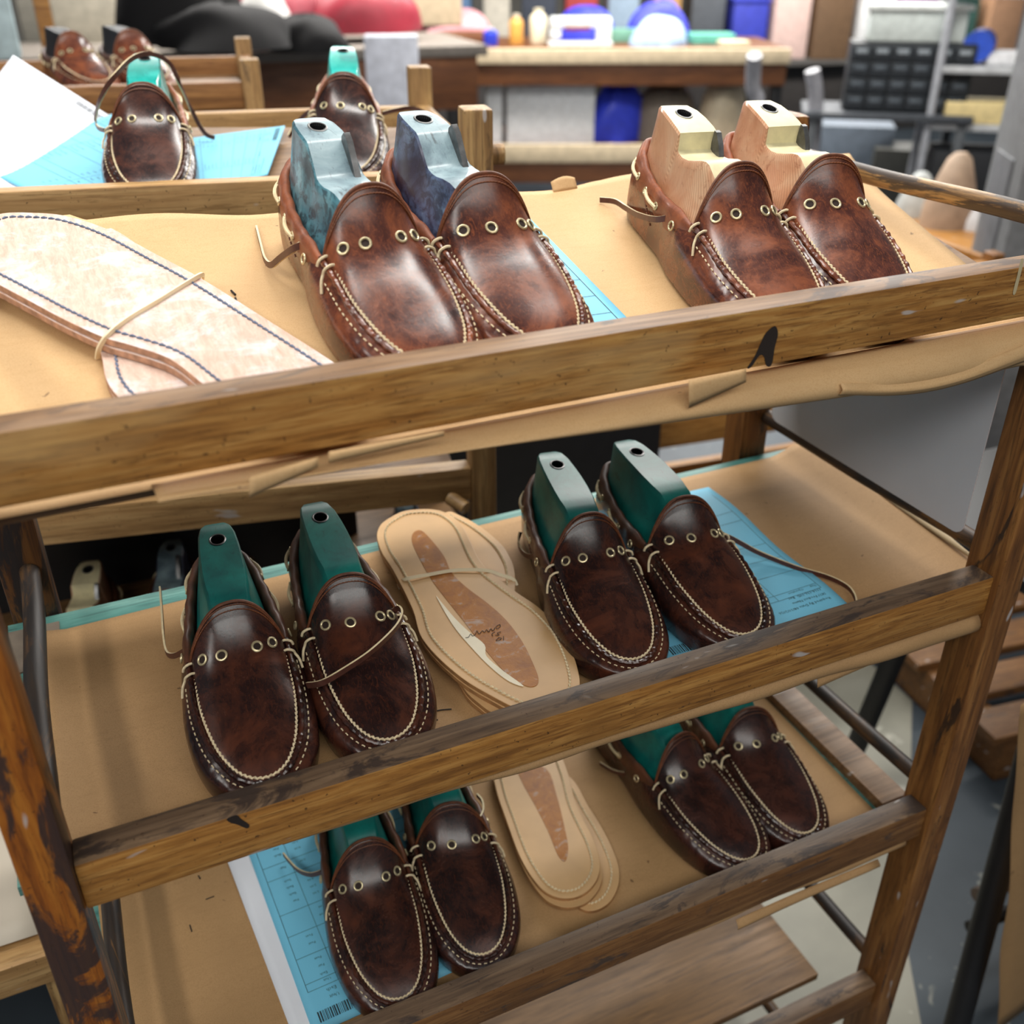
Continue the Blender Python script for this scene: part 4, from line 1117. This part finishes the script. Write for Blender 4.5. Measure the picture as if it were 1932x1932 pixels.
# ------------------------------------------------------------------ far workshop
def tbox(name, label, cat, loc, size, rz, mat, bev=.008, group=None, parent=None):
    mb = MB().box(-size[0]/2, size[0]/2, -size[1]/2, size[1]/2, 0, size[2], bev)
    o = mb.build(name, mat, smooth=True, world=False); o.location = loc; o.rotation_euler = (0, 0, rz)
    return tag(o, label, cat, group)
BA = math.radians(-24.6); BO = np.array([2.45, 5.66])
def bw(x, y, z): return (BO[0]+x*math.cos(BA)-y*math.sin(BA), BO[1]+x*math.sin(BA)+y*math.cos(BA), z)
bench = empty('workbench', (BO[0], BO[1], FZ), BA); tag(bench, 'long brown workbench with a cream front edge and lower shelf, far behind', 'workbench')
cream = col((196, 178, 148)); brn = wood('bench_apron', (70, 40, 20), (104, 62, 34), (128, 82, 48), 'x', spots=False)
def bb(name, m_, x0, x1, y0, y1, z0, z1): return MB().box(x0, x1, y0, y1, z0-FZ, z1-FZ, .006).build(name, m_, bench, world=False)
bb('top_board', brn, 0, 2.12, .02, .9, -.03, .01); bb('front_edge', cream, -.01, 2.13, -.03, .02, -.075, .01); bb('apron', brn, 0, 2.12, .0, .04, -.20, -.075)
bb('lower_shelf', brn, .05, 2.07, .0, .85, -.60, -.56); bb('shelf_edge', cream, .03, 2.08, -.04, .0, -.65, -.54); bb('shelf_apron', brn, .05, 2.07, -.02, .02, -.78, -.65)
for x in (.02, 2.05):
    for y in (.04, .8): bb('leg', blk, x, x+.07, y, y+.07, FZ, -.03)
gp = tbox('green_post', 'slim green metal post at the left end of the workbench', 'post', bw(-.08, -.05, FZ), (.07, .07, 1.15), BA, col((84, 110, 40), .5))
# sewing machine
sm = empty('sewing_machine', bw(.86, .25, .01), BA); tag(sm, 'white industrial sewing machine on the far workbench', 'machine')
wm = col((228, 232, 230), .35)
MB().box(-.20, .20, -.09, .09, 0, .02, .006).build('bed', wm, sm, world=False); MB().box(.10, .19, -.07, .07, .02, .15, .015).build('pillar', wm, sm, world=False)
MB().box(-.19, .19, -.06, .06, .10, .16, .015).build('arm', wm, sm, world=False); MB().box(-.19, -.12, -.05, .05, .04, .12, .012).build('head', wm, sm, world=False)
MB().box(-.10, .06, -.065, -.058, .085, .105, .002).build('red_plate', col((120, 30, 34)), sm, world=False)
def jar(name, label, cat, loc, r, h, m_, cap=None):
    o = empty(name, loc); tag(o, label, cat)
    pr = [(r*.94, 0), (r, .01), (r, h*.72), (r*.8, h*.82), (r*.45, h*.88), (r*.45, h*.93)]
    mb = MB(); n = 16; V = [(a*math.cos(2*math.pi*i/n), a*math.sin(2*math.pi*i/n), z) for a, z in pr for i in range(n)]
    mb.add(V, [(k*n+i, k*n+(i+1) % n, (k+1)*n+(i+1) % n, (k+1)*n+i) for k in range(len(pr)-1) for i in range(n)]+[tuple(range(n))[::-1]])
    mb.build('body', m_, o, world=False)
    MB().tube([(0, 0, h*.92), (0, 0, h)], r*.5, 14).build('cap', cap or m_, o, world=False)
jar('bottle', 'amber glue bottle on the far bench, left of the sewing machine', 'bottle', bw(.46, .3, .01),   .045, .17, col((206, 150, 70), .4), col((220, 210, 190)))
jar('bottle', 'cream plastic bottle on the far bench next to the amber one', 'bottle', bw(.60, .35, .01), .055, .20, col((222, 212, 184), .4))
jar('bottle', 'small blue bottle near the left end of the far bench', 'bottle', bw(.30, .2, .01), .045, .10, col((40, 60, 190), .4), col((210, 210, 215)))
def heap(name, label, cat, loc, sx, sy, sz, m_, seed, rz=0):
    f = rnd_wave(seed, .16, 3.2); n, k = 22, 12; V = []; Fc = []
    for j in range(k+1):
        th = j/k*math.pi/2
        for i in range(n):
            a = 2*math.pi*i/n; d = 1+f(math.cos(a)*2, math.sin(a)*2+j*.25)
            V.append((sx*d*math.cos(a)*math.cos(th)**.7, sy*d*math.sin(a)*math.cos(th)**.7, sz*math.sin(th)*(1+f(math.cos(a)*3+1, math.sin(a)*3)*.6)))
    for j in range(k):
        for i in range(n): Fc.append((j*n+i, j*n+(i+1) % n, (j+1)*n+(i+1) % n, (j+1)*n+i))
    o = MB().add(V, Fc).build(name, m_, world=False); o.location = loc; o.rotation_euler = (0, 0, rz); return tag(o, label, cat)
heap('cloth_bundle', 'blue cloth bundle behind the sewing machine', 'cloth', bw(.92, .75, .01), .20, .16, .19, col((44, 54, 190)), 1)
heap('cloth_bundle', 'pale blue cloth pile right of the sewing machine', 'cloth', bw(1.36, .25, .01), .18, .15, .16, col((170, 196, 226)), 2)
heap('cloth_bundle', 'blue and violet bundle above the pale blue pile', 'cloth', bw(1.42, .8, .01), .24, .15, .22, col((66, 72, 200)), 3)
tbox('foam_pad', 'green cutting pad leaning on the far bench beside the sewing machine', 'pad', bw(1.12, .45, .01), (.30, .08, .08), BA, col((104, 150, 130)))
tbox('foam_pad', 'teal flat pad toward the right of the far bench', 'pad', bw(1.70, .35, .01), (.28, .2, .06), BA, col((92, 168, 150)))
tbox('foam_pad', 'cream block at the right end of the far bench', 'pad', bw(1.80, .12, .01), (.18, .14, .035), BA, col((204, 194, 164)))
heap('cloth_bundle', 'pink cloth heap left on the far bench', 'cloth', bw(.05, 1.0, .01), .26, .16, .16, col((222, 160, 166)), 5)
tbox('wooden_block', 'wooden block at the left end of the far bench', 'block', bw(.10, .4, .01), (.30, .3, .06), BA, brn)
# under the bench
for i, (x, wd, h, l) in enumerate(((.30, .10, .40, 'narrow white foam slab under the far bench'), (.66, .56, .40, 'wide white foam block under the far bench'))):
    tbox('foam_block', l, 'foam', bw(x+.02, .25, -.56), (wd, .3, h), BA, col((214, 218, 222)), .01)
heap('plastic_bag', 'bright blue plastic bag under the far bench', 'bag', bw(1.13, .3, -.56), .20, .15, .34, col((52, 70, 214), .4), 6)
heap('cloth_bundle', 'grey cloth heap under the far bench', 'cloth', bw(1.45, .35, -.56), .24, .18, .34, col((132, 122, 110)), 8)
heap('cloth_bundle', 'cream sack under the right end of the far bench', 'sack', bw(1.80, .25, -.56), .17, .14, .38, col((198, 184, 158)), 9)

# drawer cabinet on a grey table
CA = math.radians(-38); cb = onp(1703, 212, -.12)
cab = empty('drawer_cabinet', (cb[0], cb[1], -.12), CA); tag(cab, 'black small-parts drawer cabinet at the upper right', 'cabinet')
MB().box(-.27, .27, .01, .22, 0, .29, .006).build('body', col((34, 38, 42), .5), cab, world=False)
for r_ in range(4):
    for c_ in range(6):
        d = MB().box(-.262+c_*.0885, -.262+c_*.0885+.080, -.01, .02, .012+r_*.069, .012+r_*.069+.060, .004).build('drawer', col((44, 50, 56), .45), cab, world=False)
        MB().box(-.262+c_*.0885+.015, -.262+c_*.0885+.065, -.016, -.009, .040+r_*.069, .058+r_*.069, .001).build('drawer_label', col((150, 158, 164) if r_ == 3 else (84, 92, 100)), d, world=False)
tub = empty('storage_tub', (cb[0]+.08, cb[1]+.1, .17), CA); tag(tub, 'translucent white storage tub on top of the black drawer cabinet', 'tub')
MB().box(-.21, .21, -.10, .10, 0, .13, .02).build('body', col((206, 214, 210), .35), tub, world=False); MB().box(-.225, .225, -.115, .115, .13, .155, .008).build('lid', col((232, 236, 232), .35), tub, world=False)
tb = empty('side_table', (cb[0], cb[1], FZ), CA); tag(tb, 'dark side table carrying the drawer cabinet', 'table')
MB().box(-.45, .30, -.08, .35, -.15-FZ, -.122-FZ, .005).build('table_top', col((70, 74, 80)), tb, world=False)
for x in (-.42, .24):
    for y in (-.06, .30): MB().box(x, x+.04, y, y+.04, 0, -.15-FZ, .004).build('leg', col((90, 94, 98)), tb, world=False)
# steel pipe stand left of it
ps = empty('pipe_stand', (cb[0]-.55, cb[1]+.35, FZ)); tag(ps, 'bent grey pipe stand left of the drawer cabinet', 'stand')
pg = col((150, 150, 156), .4); bx, by = cb[0]-.55, cb[1]+.35
MB().tube(smooth_path([(bx, by, FZ), (bx, by, -.2), (bx-.05, by, -.02), (bx-.1, by-.05, .12)], 6), .035, 10).build('pipe', pg, ps)
MB().tube(smooth_path([(bx+.28, by-.1, FZ), (bx+.26, by-.1, -.2), (bx+.2, by-.1, .05)], 6), .035, 10).build('pipe', pg, ps)
MB().tube([(bx-.05, by, -.30), (bx-.30, by-.1, -.65)], .03, 10).build('brace', pg, ps)
# bins under it
p = onp(1605, 310, -.56); tbox('storage_bin', 'grey bin panel below the drawer cabinet', 'bin', (p[0], p[1], -.95), (.40, .3, .62), CA, col((98, 108, 120)))
p = onp(1735, 330, -.56); tbox('storage_bin', 'dark olive bin to the right of the grey bin', 'bin', (p[0]+.1, p[1]+.1, -.98), (.55, .3, .55), CA, col((58, 58, 54)))
hose = [onp(1640, 205, -.2), onp(1700, 203, -.2), onp(1760, 200, -.2), onp(1788, 225, -.3), onp(1782, 270, -.45), onp(1770, 320, -.6)]
o = MB().tube(smooth_path(hose, 6), .022, 8).build('hose', col((142, 136, 84), .5)); tag(o, 'olive yellow hose hanging below the drawer cabinet', 'hose')
# right hand shelving
SA = math.radians(-40); sb = onp(1862, 232, -.15)
sh = empty('wire_shelf', (sb[0], sb[1], FZ), SA); tag(sh, 'chrome shelving unit at the upper right edge', 'shelf')
chrome = col((170, 172, 178), .35)
for x in (-.25, .40):
    for y in (-.02, .34): MB().tube([(x, y, 0), (x, y, 1.5)], .018, 8).build('upright', chrome, sh, world=False)
for z in (.42, .88, 1.12, 1.42): MB().box(-.26, .41, -.03, .35, z-.015, z+.012, .004).build('shelf_board', col((190, 192, 194)), sh, world=False)
def sp(x, y, z): return (sb[0]+x*math.cos(SA)-y*math.sin(SA), sb[1]+x*math.sin(SA)+y*math.cos(SA), z+FZ)
tbox('foam_block', 'pale yellow foam block on the chrome shelf', 'foam', sp(.0, .1, .895), (.38, .22, .09), SA, col((230, 208, 150)))
tbox('foam_block', 'white foam block beneath the top shelf at the upper right', 'foam', sp(.10, .15, 1.135), (.30, .2, .05), SA, col((226, 226, 228)))
tbox('storage_box', 'black box on the lower chrome shelf', 'box', sp(.0, .1, .435), (.40, .3, .34), SA, col((28, 30, 34)))
o = MB().tube([sp(-.10, .05, 1.21), sp(-.06, .25, 1.21)], .065, 16).build('thread_spool', col((44, 84, 200), .5)); tag(o, 'blue thread spool on the chrome shelf', 'spool')
o = MB().tube([sp(.30, .05, 1.22), sp(.34, .25, 1.22)], .08, 16).build('thread_spool', col((70, 44, 120), .5)); tag(o, 'purple thread spool at the right of the chrome shelf', 'spool')
for i, (x, h, c, l) in enumerate(((-.12, .16, (196, 132, 70), 'orange carton on the top chrome shelf'), (.08, .14, (224, 196, 164), 'peach carton on the top chrome shelf'), (.28, .2, (214, 170, 60), 'mustard carton on the top chrome shelf'))):
    tbox('carton', l, 'carton', sp(x, .15, 1.434), (.16, .2, h), SA, col(c))
# grey machine column at the right
p = ony(1945, 250, 1.35)
gm = empty('machine_column', (p[0]+.12, p[1], FZ), math.radians(-35)); tag(gm, 'wide grey machine column at the right edge', 'machine')
MB().box(-.10, .3, -.08, .25, 0, 1.6, .02).build('housing', col((122, 124, 126), .5), gm, world=False); MB().box(-.108, -.096, .0, .18, .5, 1.1, .004).build('cover_plate', col((108, 110, 114), .5), gm, world=False)
# bench with lasts beyond the right end
p = onp(1850, 470, -.35)
lb = empty('low_bench', (p[0], p[1], FZ), math.radians(-30)); tag(lb, 'low brown bench beyond the right end of the rack', 'bench')
MB().box(-.35, .8, -.02, .5, -.42-FZ, -.36-FZ, .006).build('bench_top', K['rail2'], lb, world=False)
for x in (-.32, .74):
    for y in (.0, .44): MB().box(x, x+.05, y, y+.05, 0, -.42-FZ, .004).build('leg', K['rail3'], lb, world=False)
def cone(label, u, v, m_, r, h):
    q = onp(u, v, -.36); mb = MB(); pr = [(r, 0), (r*.95, h*.3), (r*.62, h*.7), (r*.42, h*.92), (r*.2, h)]; n = 14
    V = [(a*math.cos(2*math.pi*i/n)*1.25, a*math.sin(2*math.pi*i/n), z) for a, z in pr for i in range(n)]
    mb.add(V, [(k*n+i, k*n+(i+1) % n, (k+1)*n+(i+1) % n, (k+1)*n+i) for k in range(len(pr)-1) for i in range(n)]+[tuple((len(pr)-1)*n+i for i in range(n))])
    o = mb.build('wooden_form', m_, world=False); o.location = q; tag(o, label, 'form')
cone('beige cone form standing on the low bench', 1785, 425, col((170, 146, 124)), .09, .26)
cone('pale grey form on the low bench, left of the beige cone', 1725, 405, col((178, 182, 180)), .07, .16)
cone('white form on the low bench near the machine column', 1850, 430, col((206, 206, 208)), .07, .12)
# ------------------------------------------------------------------ far left clutter
def at(u, v, y): return ony(u, v, y)
p = at(640, 92, 4.6)
lt = empty('work_table', (p[0], p[1], FZ), math.radians(-6)); tag(lt, 'dark wooden work table at the upper left, holding red hides', 'table')
zt = p[2]
for nm, m_, b_ in (('table_top', col((120, 112, 104)), (-1.9, .75, -.02, .9, zt-.05-FZ, zt-FZ)), ('apron', brn, (-1.85, .70, 0, .04, zt-.30-FZ, zt-.05-FZ)), ('shelf_board', brn, (-1.85, .70, .02, .85, .35, .39))):
    MB().box(*b_, .006).build(nm, m_, lt, world=False)
for x in (-1.85, .64):
    for y in (.02, .82): MB().box(x, x+.06, y, y+.06, 0, zt-.05-FZ, .004).build('leg', blk, lt, world=False)
red = col((150, 34, 52), .45); dk = col((13, 11, 13), .85)
def hz(u, v, y, *a, **k): return heap(*a[:3], at(u, v, y), *a[3:], **k)
hz(680, 60, 5.0, 'leather_hide', 'large red hide draped at the upper left', 'hide', .34, .2, .24, red, 11)
hz(560, 50, 5.1, 'leather_hide', 'red hide left of the large red one', 'hide', .26, .2, .22, col((140, 40, 56), .45), 12)
hz(470, 40, 5.2, 'leather_hide', 'dusky rose hide behind the black bags', 'hide', .22, .2, .22, col((168, 74, 90), .5), 13)
hz(430, 90, 4.4, 'black_bag', 'black bag on the upper left table, nearest the teal last', 'bag', .30, .2, .17, dk, 14)
hz(345, 80, 4.6, 'black_bag', 'tall black bag at the upper left', 'bag', .28, .2, .46, dk, 15)
hz(585, 95, 4.5, 'black_bag', 'small black bag below the red hides', 'bag', .17, .15, .15, dk, 16)
hz(505, 62, 4.7, 'cloth_roll', 'white crumpled roll between the black bags', 'cloth', .12, .12, .20, col((216, 214, 210)), 17)
hz(410, 55, 4.9, 'cloth_roll', 'small white roll behind the black bag', 'cloth', .10, .1, .14, col((220, 218, 214)), 18)
p = at(745, 205, 3.4); tbox('paper_box', 'white box standing behind the second teal last', 'box', (p[0], p[1], p[2]-.1), (.20, .12, .36), math.radians(-20), col((204, 208, 220)), .006)
p = at(795, 45, 6.6); tbox('carton', 'tan carton at the far end behind the red hide', 'carton', (p[0], p[1], p[2]), (.55, .3, .32), math.radians(-20), col((186, 168, 140)))
p = at(10, 110, 3.2); tbox('plastic_crate', 'pale blue crate at the top left corner', 'crate', (p[0]-.06, p[1], p[2]), (.22, .2, .36), 0, col((190, 212, 218), .4), .02)
p = at(95, 90, 3.0); tbox('wooden_stick', 'amber wooden upright behind the far left shoes', 'stick', (p[0], p[1], p[2]-.4), (.045, .04, .56), 0, K['rail2'], .006)
p = at(200, 60, 5.6); tbox('carton', 'cream carton at the far upper left', 'carton', (p[0], p[1], p[2]-.1), (.5, .3, .45), 0, col((178, 172, 156)))
p = at(130, 50, 6.2); tbox('carton', 'grey carton behind the amber upright', 'carton', (p[0], p[1], p[2]-.1), (.5, .3, .4), 0, col((120, 116, 106)))
# crates and goods along the far wall
rr = random.Random(12)
WALL = [((96, 130, 170), 'slate blue'), ((214, 206, 190), 'ivory'), ((60, 66, 80), 'charcoal'), ((176, 60, 60), 'brick red'), ((150, 170, 190), 'powder blue'), ((196, 150, 90), 'ochre'), ((80, 84, 90), 'graphite'), ((50, 60, 170), 'cobalt'), ((222, 190, 180), 'blush'), ((110, 84, 60), 'umber'), ((224, 224, 224), 'white'), ((140, 96, 150), 'mauve'), ((60, 96, 88), 'bottle green'), ((170, 130, 100), 'fawn')]
for i, (c, nm) in enumerate(WALL):
    u = 860+i*78; p = ony(u, 30+rr.uniform(0, 30), 8.2-.18*i); wd = rr.uniform(.22, .30); h = rr.uniform(.45, .8)
    o = empty('storage_crate', (p[0], p[1], p[2]-.3), math.radians(-25)); tag(o, nm+' storage crate in the far row along the back', 'crate', 'crates along the back')
    MB().box(-wd/2, wd/2, -.2, .2, 0, h, .02).build('body', col(c), o, world=False)
    MB().box(-wd/2-.01, wd/2+.01, -.21, .21, h, h+.03, .008).build('lid', col(tuple(min(255, int(x*1.12)) for x in c)), o, world=False)
o = empty('long_counter', (4.6, 8.3, FZ), math.radians(-10)); tag(o, 'long grey counter under the far row of crates', 'counter')
MB().box(-3.2, 5.0, -.3, .5, .62, .68, .01).build('counter_top', col((120, 116, 112)), o, world=False); MB().box(-3.1, 4.9, -.2, .45, 0, .62, .01).build('base', col((70, 66, 64)), o, world=False)
